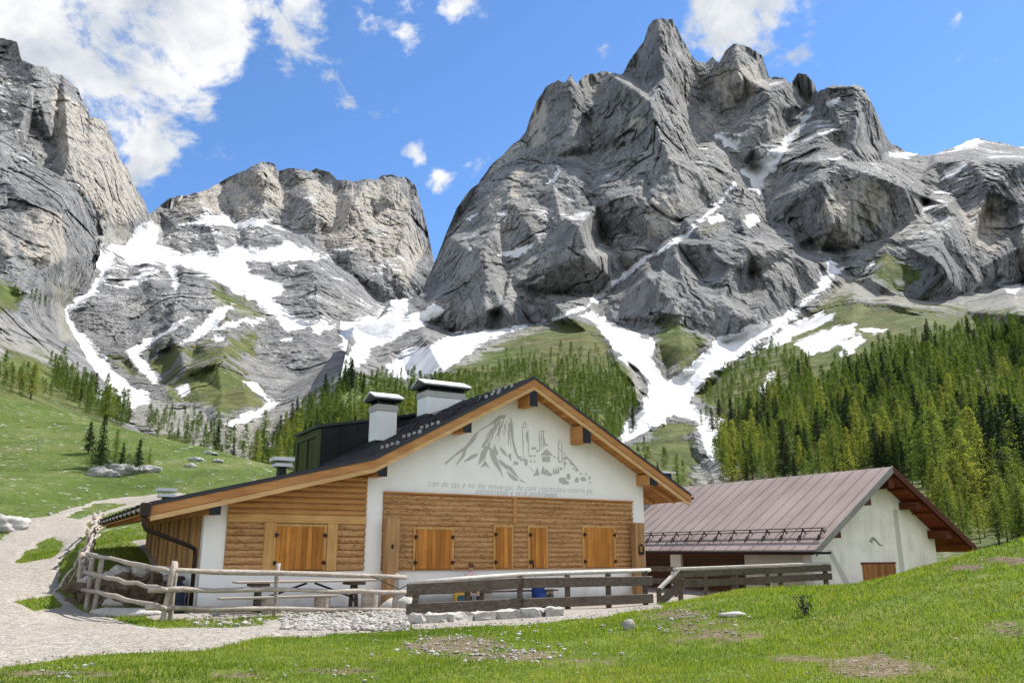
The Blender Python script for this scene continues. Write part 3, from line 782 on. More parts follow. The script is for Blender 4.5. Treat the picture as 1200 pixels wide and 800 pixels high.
def gravel_material():
    m, t = new_mat('limestone_gravel')
    p = t.geopos()
    n0, n1, n2 = t.noise(p, 0.5, 4, .6), t.noise(p, 7.0, 5, .7), t.voronoi(p, 22.0)
    c = t.ramp(n1, [(0.3, (0.22, 0.19, 0.155)), (0.5, (0.335, 0.30, 0.255)), (0.7, (0.44, 0.41, 0.365))])
    c = t.mix(t.mapr(n0, .5, .68, 0, .5), c, (0.30, 0.25, 0.20))
    v = t.node('ShaderNodeTexVoronoi')
    t.put(v.inputs['Vector'], p)
    v.inputs['Scale'].default_value = 22
    bw = t.node('ShaderNodeRGBToBW')
    t.l.new(v.outputs['Color'], bw.inputs[0])
    c = t.mix(1.0, c, t.mix(bw.outputs[0], (0.7, 0.7, 0.7), (1.25, 1.25, 1.25)), 'MULTIPLY')
    finish(t, c, 0.95, t.math('ADD', t.math('MULTIPLY', t.math('SUBTRACT', 1.0, n2), .02), t.math('MULTIPLY', n1, .05)), 1.0, 1.0, spec=.1)
    return m


TURF, GRAVEL = turf_material(), gravel_material()
BARE = [(530, 756, 70, 13, 1.0), (600, 768, 70, 8, .8), (1030, 780, 75, 18, 1.0), (930, 771, 45, 5, .9), (1130, 665, 30, 5, 1.1), (790, 722, 45, 11, .6), (830, 740, 60, 16, .5), (50, 788, 60, 5, .7), (110, 790, 70, 4, .5), (1180, 735, 30, 10, .7), (1195, 658, 18, 6, 1.0), (690, 775, 60, 8, .5), (400, 785, 50, 6, .6), (280, 790, 40, 6, .7), (1170, 655, 25, 4, .9)]


def build_ground():
    az = np.radians(np.linspace(-75, 75, 620))
    r = np.exp(np.linspace(math.log(2.0), math.log(270), 620))
    A, R = np.meshgrid(az, r)
    X, Y = R * np.sin(A), R * np.cos(A)
    Z = ground_z(X, Y)
    U, V = to_pix(X, Y, Z)
    bare = np.full(X.shape, -.6)
    for u, v, su, sv, k in BARE:
        bare = np.maximum(bare, k * (1 - ((U - u) / su) ** 2 - ((V - v) / sv) ** 2))
    bare = np.where(R > 40, -.6, np.clip(bare, -.6, 1))
    rm = road_mask(X, Y, Z)
    o = grid_mesh('ground', X, Y, Z, TURF, dict(bare=bare, far=np.clip((R - 22) / 30, 0, 1)), smooth=True, flip=True)
    tag(o, kind='structure')
    # gravel lies a finger above the turf and dips under it along its ragged rim
    keep = rm > -.95
    idx = np.arange(X.size).reshape(X.shape)
    kq = keep[:-1, :-1] | keep[1:, :-1] | keep[1:, 1:] | keep[:-1, 1:]
    q = np.stack([idx[:-1, :-1], idx[:-1, 1:], idx[1:, 1:], idx[1:, :-1]], -1)[kq]
    used, inv = np.unique(q, return_inverse=True)
    hr = np.clip(R * .0016, .03, .3)
    co = np.stack([X, Y, Z + rm * hr], -1).reshape(-1, 3)[used]
    o = raw_mesh('gravel_road', co, inv.reshape(q.shape), GRAVEL, None, True)
    tag(o, kind='structure')
    # coarse skirt behind the viewer
    az = np.radians(np.linspace(75, 285, 90))
    r = np.exp(np.linspace(math.log(2.0), math.log(270), 60))
    A, R = np.meshgrid(az, r)
    X, Y = R * np.sin(A), R * np.cos(A)
    o = grid_mesh('ground', X, Y, ground_z(X, Y) - .01, TURF, dict(bare=X * 0 - .6, far=np.clip((R - 22) / 30, 0, 1)), smooth=True, flip=True)
    tag(o, kind='structure')


build_ground()


# grass: short pasture blades over the near turf, one uncountable mass
def grass_material():
    m, t = new_mat('grass_blades')
    r = t.node('ShaderNodeAttribute', attribute_name='tint').outputs['Fac']
    c = t.ramp(r, [(0.0, (0.07, 0.13, 0.012)), (0.45, (0.155, 0.235, 0.022)), (0.8, (0.26, 0.31, 0.042)), (1.0, (0.30, 0.27, 0.12))])
    t.put(t.bsdf.inputs['Base Color'], c)
    t.bsdf.inputs['Roughness'].default_value = 0.6
    tr = t.node('ShaderNodeBsdfTranslucent')
    t.put(tr.inputs['Color'], t.mix(1.0, c, (1.3, 1.25, .7), 'MULTIPLY'))
    mx = t.node('ShaderNodeMixShader')
    mx.inputs[0].default_value = 0.5
    t.l.new(t.bsdf.outputs[0], mx.inputs[1])
    t.l.new(tr.outputs[0], mx.inputs[2])
    t.l.new(mx.outputs[0], t.out.inputs['Surface'])
    return m


def build_grass():
    n = 680000
    az = np.radians(RNG.uniform(-48, 54, n))
    r = np.exp(RNG.uniform(math.log(6.0), math.log(46), n))
    x, y = r * np.sin(az), r * np.cos(az)
    z = ground_z(x, y)
    rm = road_mask(x, y, z)
    U, V = to_pix(x, y, z)
    bare = np.full(n, -.6)
    for u, v, su, sv, k in BARE:
        bare = np.maximum(bare, k * (1 - ((U - u) / su) ** 2 - ((V - v) / sv) ** 2))
    cl = pnoise(x / .35, y / .35, 0 * x, 33) + .7 * pnoise(x / 1.5, y / 1.5, 0 * x, 34)
    a, d = chalet_ad(x, y)
    house = (a > -.3) & (a < 26) & (d > -.3) & (d < 14)
    keep = (rm < -.02) & (bare + .9 * cl + RNG.normal(0, .25, n) < .30) & ~house & (V < 815) & (V > 560)
    x, y, z, cl, r = x[keep], y[keep], z[keep], cl[keep], r[keep]
    n = len(x)
    h = (0.022 + 0.03 * RNG.random(n) ** 2 + .028 * np.clip(cl, -.5, 1)) * (1 + np.clip((r - 10) / 25, 0, 1))
    h = np.clip(h, .015, .3)
    tall = RNG.random(n) < .012
    h[tall] *= 2.0
    ang = RNG.uniform(0, 6.283, n)
    wd = (.004 + .004 * RNG.random(n)) * np.clip(r / 9, 1, 4)
    lx, ly = np.cos(ang) * h * .6, np.sin(ang) * h * .6
    px, py = -np.sin(ang) * wd, np.cos(ang) * wd
    co = np.empty((n, 3, 3), np.float32)
    co[:, 0] = np.stack([x - px, y - py, z - .012], -1)
    co[:, 1] = np.stack([x + px, y + py, z - .012], -1)
    co[:, 2] = np.stack([x + lx * RNG.uniform(.2, 1.2, n), y + ly * RNG.uniform(.2, 1.2, n), z + h], -1)
    big = pnoise(x / 2.6, y / 2.6, 0 * x, 35)
    tint = np.clip(.40 + .3 * cl + .45 * big + RNG.normal(0, .16, n), 0, .85)
    tint[RNG.random(n) < .035 + .10 * np.clip(big, 0, 1)] = 1.0
    o = raw_mesh('grass', co.reshape(-1, 3), np.arange(n * 3).reshape(n, 3), grass_material(), dict(tint=np.repeat(tint, 3)))
    tag(o, 'short bright green pasture grass on the hummock and verges', 'grass', kind='stuff')


build_grass()


def stone_shapes(k, seed):
    """k little irregular stones (icosahedra knocked out of round)"""
    b = bmesh.new()
    bmesh.ops.create_icosphere(b, subdivisions=1, radius=1)
    v = np.array([q.co for q in b.verts])
    f = np.array([[q.index for q in p.verts] for p in b.faces])
    b.free()
    r = np.random.default_rng(seed)
    return [v * r.uniform(.55, 1.1, (len(v), 1)) * r.uniform((.7, .7, .45), (1.2, 1.2, .8)) for _ in range(k)], f


def pebble_material(name, cols):
    m, t = new_mat(name)
    tint = t.attr('tint')
    n = t.noise(t.geopos(), 14, 4, .65)
    c = t.mix(tint, cols[0], cols[1])
    c = t.mix(t.mapr(n, .5, .7, 0, .6), c, cols[2])
    finish(t, c, .9, n, .02, 1.0, spec=.15)
    return m


PEBBLE = pebble_material('pale_limestone', ((0.24, 0.22, 0.19), (0.46, 0.44, 0.405), (0.17, 0.15, 0.13)))


def scatter_stones(name, x, y, s, label, cat, sink=.25):
    n = len(x)
    z = ground_z(x, y) + np.where(road_mask(x, y, ground_z(x, y)) > 0, .02, 0)
    shp, f = stone_shapes(24, 3)
    S = np.stack(shp)[RNG.integers(0, 24, n)]
    an = RNG.uniform(0, 6.283, n)
    c, q = np.cos(an)[:, None], np.sin(an)[:, None]
    co = np.stack([S[:, :, 0] * c - S[:, :, 1] * q, S[:, :, 0] * q + S[:, :, 1] * c, S[:, :, 2]], -1) * s[:, None, None]
    co += np.stack([x, y, z + s * sink], -1)[:, None]
    m = S.shape[1]
    fa = (f[None] + (np.arange(n) * m)[:, None, None]).reshape(-1, 3)
    o = raw_mesh(name, co.reshape(-1, 3), fa, PEBBLE, dict(tint=np.repeat(RNG.random(n), m)))
    tag(o, label, cat, kind='stuff')


def scatter_px(n, box, sd_poly, D=(9, 40)):
    az = RNG.uniform(*box, n)
    r = np.exp(RNG.uniform(math.log(D[0]), math.log(D[1]), n))
    return az, r


def build_stones():
    n = 26000
    az = np.radians(RNG.uniform(-36, 12, n))
    r = np.exp(RNG.uniform(math.log(9), math.log(60), n))
    x, y = r * np.sin(az), r * np.cos(az)
    z = ground_z(x, y)
    k = (road_mask(x, y, z) > -.15)
    a, d = chalet_ad(x, y)
    k &= ~((a > -.1) & (d > 0) & (a < 14.8))
    x, y = x[k], y[k]
    scatter_stones('loose_gravel', x, y, .008 + .022 * RNG.random(len(x)) ** 3, 'loose pale gravel strewn over the track', 'gravel')
    # rubble bank below the rail fence, stony bare patches and pale chips in the turf
    X, Y, S = [], [], []
    for (u0, u1, v0, v1, num, smax) in ((330, 478, 717, 741, 2800, .085), (195, 330, 722, 734, 300, .08), (440, 640, 742, 770, 330, .04), (540, 700, 755, 778, 110, .04), (20, 120, 780, 798, 30, .03), (740, 880, 712, 745, 130, .035), (0, 1200, 700, 800, 150, .02), (480, 760, 728, 745, 90, .05), (230, 480, 775, 800, 30, .03), (960, 1100, 765, 798, 50, .015)):
        for _ in range(num):
            u, v = random.gauss((u0 + u1) / 2, (u1 - u0) / 4.2) if num < 400 else random.uniform(u0, u1), random.uniform(v0, v1)
            p = ground_hit(u, v)
            if p:
                X.append(p[0]); Y.append(p[1]); S.append(.012 + smax * random.random() ** 2.5)
    scatter_stones('rubble', np.array(X), np.array(Y), np.array(S), 'pale limestone rubble on the bank and bare patches', 'rubble')
    # chips on the meadow
    n = 2600
    x, y = RNG.uniform(-75, 0, n), RNG.uniform(40, 128, n)
    k = (pnoise(x / 12, y / 12, 0 * x, 44) + .2 * RNG.normal(size=n) > .05) & (road_mask(x, y, ground_z(x, y)) < 0)
    scatter_stones('meadow_stones', x[k], y[k], .03 + .2 * RNG.random(k.sum()) ** 4, 'pale stones scattered over the green meadow', 'stones')


def ground_hit(u, v, lo=4, hi=150):
    d = pix_dir(u, v)
    y = np.exp(np.linspace(math.log(lo), math.log(hi), 260))
    g = ground_z(d[0] * y, y)
    below = np.nonzero(EYE + d[2] * y < g)[0]
    if len(below) == 0:
        return None
    i = below[0]
    return d[0] * y[i], y[i], float(g[i])


build_stones()

# ------------------------------------------------------------------ mesh builder
class MB:
    def __init__(self):
        self.v, self.f = [], []

    def add(self, vs, fs):
        k = len(self.v)
        self.v += [tuple(p) for p in vs]
        self.f += [tuple(i + k for i in f) for f in fs]
        return self

    def box(self, x0, x1, y0, y1, z0, z1, M=None):
        vs = [(x, y, z) for z in (z0, z1) for y in (y0, y1) for x in (x0, x1)]
        if M is not None:
            vs = [tuple(M @ Vector(p)) for p in vs]
        return self.add(vs, [(0, 2, 3, 1), (4, 5, 7, 6), (0, 1, 5, 4), (1, 3, 7, 5), (3, 2, 6, 7), (2, 0, 4, 6)])

    def prism(self, poly, y0, y1):
        """polygon in (x, z) drawn out from y0 to y1"""
        n = len(poly)
        vs = [(p[0], y0, p[1]) for p in poly] + [(p[0], y1, p[1]) for p in poly]
        return self.add(vs, [tuple(range(n)), tuple(range(2 * n - 1, n - 1, -1))] + [((i + 1) % n, i, i + n, (i + 1) % n + n) for i in range(n)])

    def prism_x(self, poly, x0, x1):
        n = len(poly)
        vs = [(x0, p[0], p[1]) for p in poly] + [(x1, p[0], p[1]) for p in poly]
        return self.add(vs, [tuple(range(n)), tuple(range(2 * n - 1, n - 1, -1))] + [((i + 1) % n, i, i + n, (i + 1) % n + n) for i in range(n)])

    def tube(self, pts, r, n=8, jit=0.0, cap=True, seed=0):
        rr = random.Random(seed)
        pts = [Vector(p) for p in pts]
        rs = r if isinstance(r, (list, tuple)) else [r] * len(pts)
        vs, fs = [], []
        up = Vector((0.13, 0.21, 1))
        for i, p in enumerate(pts):
            t = (pts[min(i + 1, len(pts) - 1)] - pts[max(i - 1, 0)]).normalized()
            u = t.cross(up if abs(t.z) < .9 else Vector((1, .2, 0))).normalized()
            w_ = u.cross(t)
            for k in range(n):
                a = 6.28318 * k / n
                q = rs[i] * (1 + jit * rr.uniform(-1, 1))
                vs.append(p + u * math.cos(a) * q + w_ * math.sin(a) * q)
        for i in range(len(pts) - 1):
            for k in range(n):
                a, b = i * n + k, i * n + (k + 1) % n
                fs.append((a, a + n, b + n, b))
        if cap:
            fs += [tuple(range(n)), tuple(range(len(vs) - 1, len(vs) - n - 1, -1))]
        return self.add(vs, fs)

    def plank(self, p, q, w, h, up=(0, 0, 1)):
        """board from p to q: w wide along the horizontal, h high"""
        p, q = Vector(p), Vector(q)
        t = (q - p).normalized()
        s = t.cross(Vector(up)).normalized()
        u = s.cross(t)
        vs = [c + s * (a * w / 2) + u * (b * h / 2) for c in (p, q) for a, b in ((-1, -1), (1, -1), (1, 1), (-1, 1))]
        return self.add(vs, [(3, 2, 1, 0), (4, 5, 6, 7), (0, 1, 5, 4), (1, 2, 6, 5), (2, 3, 7, 6), (3, 0, 4, 7)])

    def build(self, name, mat, parent=None, smooth=False, bevel=0.0):
        me = bpy.data.meshes.new(name)
        me.from_pydata(self.v, [], self.f)
        if smooth:
            me.polygons.foreach_set('use_smooth', [True] * len(me.polygons))
        b = bmesh.new()
        b.from_mesh(me)
        bmesh.ops.recalc_face_normals(b, faces=b.faces)
        if bevel:
            bmesh.ops.bevel(b, geom=list(b.edges), offset=bevel, segments=1, affect='EDGES', clamp_overlap=True)
        b.to_mesh(me)
        b.free()
        me.materials.append(mat)
        o = bpy.data.objects.new(name, me)
        COL.objects.link(o)
        if parent:
            o.parent = parent
        return o


def thing(name, loc, label, cat, group=None, rz=0.0):
    o = bpy.data.objects.new(name, None)
    o.empty_display_size = .3
    COL.objects.link(o)
    o.location = loc
    o.rotation_euler = (0, 0, rz)
    return tag(o, label, cat, group)


# ------------------------------------------------------------------ materials for buildings and furniture
def wood(name, c0, c1, axis=0, scale=1.0, knots=0.0, rough=.7, spec=.2, flecks=None, boards=None):
    m, t = new_mat(name)
    p = t.objcoord()
    st = [14.0, 14.0, 14.0]
    st[axis] = 0.9
    v = t.scalev(p, tuple(scale * s for s in st))
    n = t.noise(v, 1.0, 5, .6, .4)
    big = t.noise(p, 1.3 * scale, 3)
    c = t.mix(t.mapr(n, .3, .7), c0, c1)
    c = t.mix(t.mapr(big, .4, .65, 0, .5), c, t.mix(1.0, c, (.72, .66, .6), 'MULTIPLY'))
    if boards:
        ax, wd = boards
        sx = t.node('ShaderNodeSeparateXYZ')
        t.put(sx.inputs[0], p)
        q = t.math('DIVIDE', sx.outputs[ax], wd)
        wn = t.node('ShaderNodeTexWhiteNoise', noise_dimensions='1D')
        t.put(wn.inputs['W'], t.math('FLOOR', q))
        c = t.mix(1.0, c, t.mix(wn.outputs[0], (.72, .68, .62), (1.18, 1.16, 1.1)), 'MULTIPLY')
        fr = t.math('FRACT', q)
        gap = t.mapr(t.math('ABSOLUTE', t.math('SUBTRACT', fr, .5)), .46, .49)
        c = t.mix(gap, c, (.02, .012, .006))
    if knots:
        kv = t.voronoi(t.scalev(p, tuple(4.5 if i != axis else 2.2 for i in range(3))), 1.0)
        c = t.mix(t.mapr(kv, .10, .055, 0, knots), c, (.07, .03, .012))
    if flecks:
        fl = t.noise(t.scalev(p, tuple(24.0 if i != axis else 9.0 for i in range(3))), 1.0, 3, .7)
        c = t.mix(t.mapr(fl, flecks, flecks + .1, 0, .8), c, (.075, .032, .012))
    finish(t, c, rough, n, .004, 1.0, spec=spec)
    return m


def plain(name, c, rough=.6, metallic=0.0, var=.12, scale=3.0, spec=.3):
    m, t = new_mat(name)
    n = t.noise(t.objcoord(), scale, 4, .6)
    c2 = tuple(max(0, x * (1 - var * 2)) for x in c)
    finish(t, t.mix(t.mapr(n, .35, .65), c2, c), rough, n, .003, .6, metallic, spec)
    return m


def plaster(name, c, stain, amount):
    m, t = new_mat(name)
    p = t.objcoord()
    a = t.noise(p, 1.1, 5, .65)
    b = t.noise(t.scalev(p, (2.2, 2.2, .5)), 1.0, 4, .6)
    f = t.noise(p, 45, 3, .6)
    col = t.mix(t.mapr(a, .45, .75, 0, amount), c, stain)
    col = t.mix(t.mapr(b, .5, .75, 0, amount * .8), col, stain)
    sz = t.node('ShaderNodeSeparateXYZ')
    t.put(sz.inputs[0], p)
    low = t.math('ADD', t.mapr(sz.outputs[2], .55, -.1), t.math('MULTIPLY_ADD', a, 1.4, -.7))
    col = t.mix(t.mapr(low, .25, 1.0, 0, .55), col, (.36, .31, .25))
    finish(t, col, .9, t.math('ADD', t.math('MULTIPLY', f, .4), a), .006, 1.0, spec=.1)
    return m


M_PLASTER = plaster('white_plaster', (.82, .81, .78), (.66, .64, .60), .35)
M_OLDPLASTER = plaster('weathered_plaster', (.85, .785, .735), (.56, .50, .45), .7)
M_CREAM = plaster('cream_plaster', (.60, .54, .42), (.45, .40, .3), .5)
M_LOG = wood('larch_log', (.37, .19, .07), (.57, .345, .16), 0, 1.0, 0, flecks=.535)
M_LOGPLAIN = wood('fresh_larch_log', (.40, .19, .06), (.56, .30, .105), 0, 1.0, .3)
M_BEAM = wood('larch_beam_along', (.42, .20, .07), (.60, .33, .125), 1, 1.0, .25)
M_TRIM = wood('larch_beam_across', (.46, .25, .085), (.62, .38, .145), 0, 1.0, .5)
M_TRIMV = wood('larch_beam_upright', (.46, .25, .085), (.62, .38, .145), 2, 1.0, .5)
M_BARGE = wood('larch_barge_board', (.36, .155, .05), (.52, .26, .10), 0, .8, .35)
M_BARGE2 = wood('pale_larch_board', (.50, .29, .12), (.64, .42, .20), 0, .8, .15)
M_SOFFIT = wood('larch_soffit', (.44, .19, .06), (.60, .30, .10), 1, .8, .15, boards=(0, .16))
M_SHUTTER = wood('stained_shutter', (.36, .135, .024), (.56, .25, .055), 2, 1.0, .5, boards=(0, .145))
M_POST = wood('old_larch_post', (.22, .12, .05), (.46, .27, .12), 2, .8, .3)
M_GREY = wood('silvered_rail', (.25, .205, .165), (.46, .41, .355), 0, 1.0, .1)
M_DARKWOOD = wood('dark_weathered_plank', (.055, .043, .032), (.13, .105, .082), 0, 1.0, .1)
M_SILVER = wood('bleached_handrail', (.44, .40, .36), (.62, .58, .53), 0, 1.0, .05)
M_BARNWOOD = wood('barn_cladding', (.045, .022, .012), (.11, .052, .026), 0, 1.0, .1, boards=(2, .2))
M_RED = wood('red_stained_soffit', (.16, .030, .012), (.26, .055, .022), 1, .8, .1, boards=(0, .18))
M_REDBEAM = wood('dark_red_beam', (.07, .018, .010), (.13, .035, .018), 1, .8, .1)
M_BLACK = plain('black_sheet_metal', (.024, .024, .027), .45, .6)
M_ROOF = plain('anthracite_roof_metal', (.045, .045, .05), .42, .55)
M_DARKBROWN = plain('brown_painted_metal', (.035, .022, .016), .4, .3)
M_ZINC = plain('grey_zinc', (.42, .42, .42), .4, .7)
M_WHITECAP = plain('pale_sheet_cap', (.74, .74, .74), .5, 0.0)
M_CHIMNEY = plaster('chimney_plaster', (.74, .74, .73), (.55, .55, .54), .4)
M_CEMENT = plaster('cement_collar', (.42, .41, .39), (.28, .27, .25), .6)
M_OLIVE = wood('olive_window_frame', (.05, .055, .02), (.09, .10, .035), 2, 1.0, 0)
M_GREYPAINT = plain('mural_grey', (.50, .48, .44), .9, 0, .1, 20)
M_TEXTPAINT = plain('lettering_grey', (.36, .365, .38), .9, 0, .05)
mg, tg = new_mat('dark_glass')
finish(tg, (.008, .009, .009), .25, spec=.12)
M_GLASS = mg


def roof_metal():
    m, t = new_mat('mauve_roof_metal')
    p = t.objcoord()
    a = t.noise(p, .5, 4, .6)
    b = t.noise(t.scalev(p, (.6, 5, 1)), 1.0, 5, .65)
    c = t.mix(t.mapr(a, .35, .65), (.27, .205, .175), (.35, .275, .24))
    c = t.mix(t.mapr(b, .5, .75, 0, .5), c, (.37, .31, .28))
    finish(t, c, t.mapr(b, .3, .7, .5, .65), b, .004, .6, .05, .3)
    return m


M_BARNROOF = roof_metal()

# ------------------------------------------------------------------ the chalet
ROOF_PTS = [(-1.42, 2.60), (4.38, 4.05), (9.75, 6.95), (16.24, 3.43)]
WING_D, MAIN_D, OV = 11.6, 11.8, .8


def rz(a):
    return float(np.interp(a, [p[0] for p in ROOF_PTS], [p[1] for p in ROOF_PTS]))


def chalet_ray(u, v):
    c, s = math.cos(YAW), math.sin(YAW)
    d = pix_dir(u, v)
    ox, oy = -HX, -HY
    return (Vector((ox * c + oy * s, -ox * s + oy * c, EYE)), Vector((d[0] * c + d[1] * s, -d[0] * s + d[1] * c, d[2])))


def on_d(u, v, d):
    o, r = chalet_ray(u, v)
    q = o + r * ((d - o.y) / r.y)
    return q.x, q.z


def on_a(u, v, a):
    o, r = chalet_ray(u, v)
    q = o + r * ((a - o.x) / r.x)
    return q.y, q.z


chalet = thing('chalet', (HX, HY, 0), 'white plastered alpine chalet with log cladding, closed shutters and a mural under its gable', 'chalet', rz=YAW)


def roof_strip(t0, t1, d0, d1, name, mat, pts=None):
    """slab between two depths under the roof line (vertical offsets t0 < t1), along the whole profile"""
    pts = pts or ROOF_PTS
    poly = [(a, z - t0) for a, z in pts] + [(a, z - t1) for a, z in reversed(pts)]
    m = MB()
    n = len(pts)
    for i in range(n - 1):
        m.prism([poly[i], poly[i + 1], poly[2 * n - 2 - i], poly[2 * n - 1 - i]], d0, d1)
    return m.build(name, mat, chalet)


# plaster shell
m = MB()
TOP = .26
m.prism([(4.47, -.4), (14.73, -.4), (14.73, rz(14.73) - TOP), (9.75, 6.95 - TOP), (4.47, rz(4.47) - TOP)], 0, .3)
m.box(14.43, 14.73, .3, 11.3, -.4, rz(14.73) - TOP)
m.prism([(4.47, -.4), (14.43, -.4), (14.43, rz(14.43) - TOP), (9.75, 6.95 - TOP), (4.47, rz(4.47) - TOP)], 11.0, 11.3)
m.box(.05, 4.47, 0.004, .3, -.4, .93)                                    # wing plinth
m.prism([(.05, .93), (.62, .93), (.62, rz(.62) - TOP), (.05, rz(.05) - TOP)], 0.004, .3)
m.box(.05, .3, .3, 11.2, -.4, .95)
wall = m.build('wall', M_PLASTER, chalet)

# log cladding: half round logs with real relief
def logs(a0, a1, z0, z1, pitch, top=None, jit=.25, seed=1):
    rr = random.Random(seed)
    m = MB()
    n = int(round((z1 - z0) / pitch))
    pt = (z1 - z0) / n
    for i in range(n):
        zb, zt = z0 + i * pt, z0 + (i + 1) * pt
        s = a0
        if top is not None:
            zz = np.linspace(a0, a1, 200)
            ok = [q for q in zz if rz(q) - top > zt]
            if not ok:
                continue
            s = ok[0]
            if s > a0 + .05:
                s -= .25
                s = max(a0, s)
        if a1 - s < .15:
            continue
        bulge = .055 + .012 * rr.random()
        prof = [(.01, zb + .006), (-bulge * .55, zb + pt * .1), (-bulge, zb + pt * .38), (-bulge, zb + pt * .62), (-bulge * .55, zb + pt * .9), (.01, zt - .006)]
        segs = 14
        k = len(m.v)
        xs = np.linspace(s, a1, segs)
        for x in xs:
            w_ = rr.uniform(-.006, .006)
            for d, z in prof:
                m.v.append((x, d - abs(w_) * .8, z + w_))
        L = len(prof)
        for j in range(segs - 1):
            for q in range(L - 1):
                a = k + j * L + q
                m.f.append((a, a + 1, a + L + 1, a + L))
        for j in (0, segs - 1):
            m.f.append(tuple(k + j * L + q for q in range(L)))
    return m


def log_panel(a0, a1, z0, z1, pitch, holes, top=None, seed=1, mat=None):
    """logs around the shutters: split into columns and courses"""
    m = logs(a0, a1, z0, z1, pitch, top, seed=seed)
    return m


SH = [(1.93, 3.24, .97, 2.12), (6.02, 7.2, .95, 2.10), (8.72, 9.28, .95, 2.20), (9.98, 10.57, .95, 2.20), (12.1, 13.3, .95, 2.23)]
back = MB()
back.box(4.98, 14.2, -.012, -.003, .95, 3.15)
back.prism([(.62, .93), (4.47, .93), (4.47, rz(4.47) - TOP), (.62, rz(.62) - TOP)], .008, .2)
back.build('wall_lining', M_LOG, chalet)
log_main = logs(4.98, 14.2, .97, 3.12, .155, seed=3).build('log_wall', M_LOG, chalet)
log_wing = logs(.62, 4.47, .95, 2.24, .185, seed=4).build('log_wall', M_LOG, chalet)
log_gab = logs(.62, 4.47, 2.43, 3.75, .16, top=.34, seed=6).build('log_wall', M_LOGPLAIN, chalet)
m = MB()
m.box(4.98, 14.2, -.10, -.004, 3.12, 3.175)
m.box(4.98, 14.2, -.085, -.004, .93, .968)
m.build('trim_board', M_BARGE, chalet)
m = MB().box(.62, 4.47, -.09, 0, 2.22, 2.44)
m.build('lintel_beam', M_TRIM, chalet, bevel=.012)
for a in (1.60, 3.34):
    MB().box(a, a + .30, -.085, 0, .94, 2.22).build('window_post', M_TRIMV, chalet, bevel=.012)
MB().box(9.36, 9.50, -.10, 0, 2.32, 3.12).build('cladding_batten', M_BARGE, chalet, bevel=.01)

# shutters with strap hinges and frames
for i, (a0, a1, z0, z1) in enumerate(SH):
    s = MB()
    s.box(a0, a1, -.135, -.07, z0 + .02, z1)
    so_ = s.build('shutter', M_SHUTTER, chalet, bevel=.006)
    fr = MB()
    fw = .07
    fr.box(a0 - fw, a0 - .004, -.10, -.01, z0, z1 + fw)
    fr.box(a1 + .004, a1 + fw, -.10, -.01, z0, z1 + fw)
    fr.box(a0 - .004, a1 + .004, -.10, -.01, z1 + .004, z1 + fw)
    fr.build('frame', M_TRIMV, so_)
    sides = [a0] if 2 <= i <= 3 else [a0, a1]
    for sa in sides:
        for hz in (z0 + .2, z1 - .22):
            sg = 1 if sa == a0 else -1
            h = MB().box(min(sa - .06 * sg, sa + .05 * sg), max(sa - .06 * sg, sa + .05 * sg), -.150, -.137, hz - .025, hz + .025)
            h.box(sa - .02 - .025 * sg, sa + .02 - .025 * sg, -.165, -.101, hz - .055, hz + .055)
            h.build('hinge', M_BLACK, so_)

# posts in front of the wall, the right one with an iron horseshoe
for a0, z1 in ((4.95, 2.4), (13.96, 2.42)):
    m = MB()
    n = 9
    secs = []
    rr = random.Random(int(a0))
    for k in range(n):
        z = -.3 + (z1 + .3) * k / (n - 1)
        w_ = .205 + rr.uniform(-.012, .012)
        secs.append([(a0 + .21 + sx * w_, -.31 + sy * .14, z) for sx, sy in ((-1, -1), (1, -1), (1, 1), (-1, 1))])
    vs = [p for s_ in secs for p in s_]
    fs = [(k * 4 + j, k * 4 + (j + 1) % 4, k * 4 + 4 + (j + 1) % 4, k * 4 + 4 + j) for k in range(n - 1) for j in range(4)] + [(3, 2, 1, 0), tuple(range(4 * n - 4, 4 * n))]
    m.add(vs, fs)
    po = m.build('post', M_POST, chalet, bevel=.02)
    if a0 > 10:
        hs = MB()
        hs.tube([(a0 + .21 + .10 * math.cos(t), -.475, 1.55 + .15 * math.sin(t)) for t in np.linspace(-.9, 4.04, 12)], .022, 6)
        hs.box(a0 + .10, a0 + .31, -.495, -.46, 1.37, 1.45)
        hs.build('horseshoe', M_BLACK, po)
    else:
        MB().box(a0 + .16, a0 + .22, -.475, -.452, 1.55, 1.66).build('iron_ring', M_BLACK, po)

# roof: metal cover, boarded soffit, doubled barge boards, purlins with dark end plates
roof = roof_strip(0, .06, -OV - .03, MAIN_D, 'roof', M_ROOF)
roof_strip(.063, .24, -OV + .06, MAIN_D - .05, 'soffit', M_SOFFIT)
for k, (i, j) in enumerate(((0, 1), (1, 2), (2, 3))):
    (a0, z0), (a1, z1) = ROOF_PTS[i], ROOF_PTS[j]
    e = .003 * (k % 2)
    MB().prism([(a0, z0 - .064), (a1, z1 - .064), (a1, z1 - .285), (a0, z0 - .285)], -OV - .002 - e, -OV + .055).build('barge_board', M_BARGE, chalet)
    MB().prism([(a0 + .05 * (k == 0), z0 - .29), (a1 - .06 * (k == 2), z1 - .29), (a1 - .06 * (k == 2), z1 - .42), (a0 + .05 * (k == 0), z0 - .42)], -OV + .012 + e, -OV + .056).build('barge_board', M_BARGE2, chalet)
for (a0, a1, z0, z1) in ((9.59, 9.87, 6.0, 6.66), (7.20, 7.47, 4.98, 5.48), (4.49, 4.77, 3.53, 3.96), (0.0, .28, 2.36, 2.83), (11.66, 11.96, 4.95, 5.50), (14.44, 14.76, 3.68, 4.24)):
    p = MB().box(a0, a1, -.74, 11.0 if a0 < 1 else .02, z0 + .02, min(z1 + .05, rz((a0 + a1) / 2) - .255)).build('purlin', M_BEAM, chalet, bevel=.012)
    MB().box(a0 - .004, a1 + .004, -.765, -.742, z0, z1).build('end_plate', M_BLACK, p)
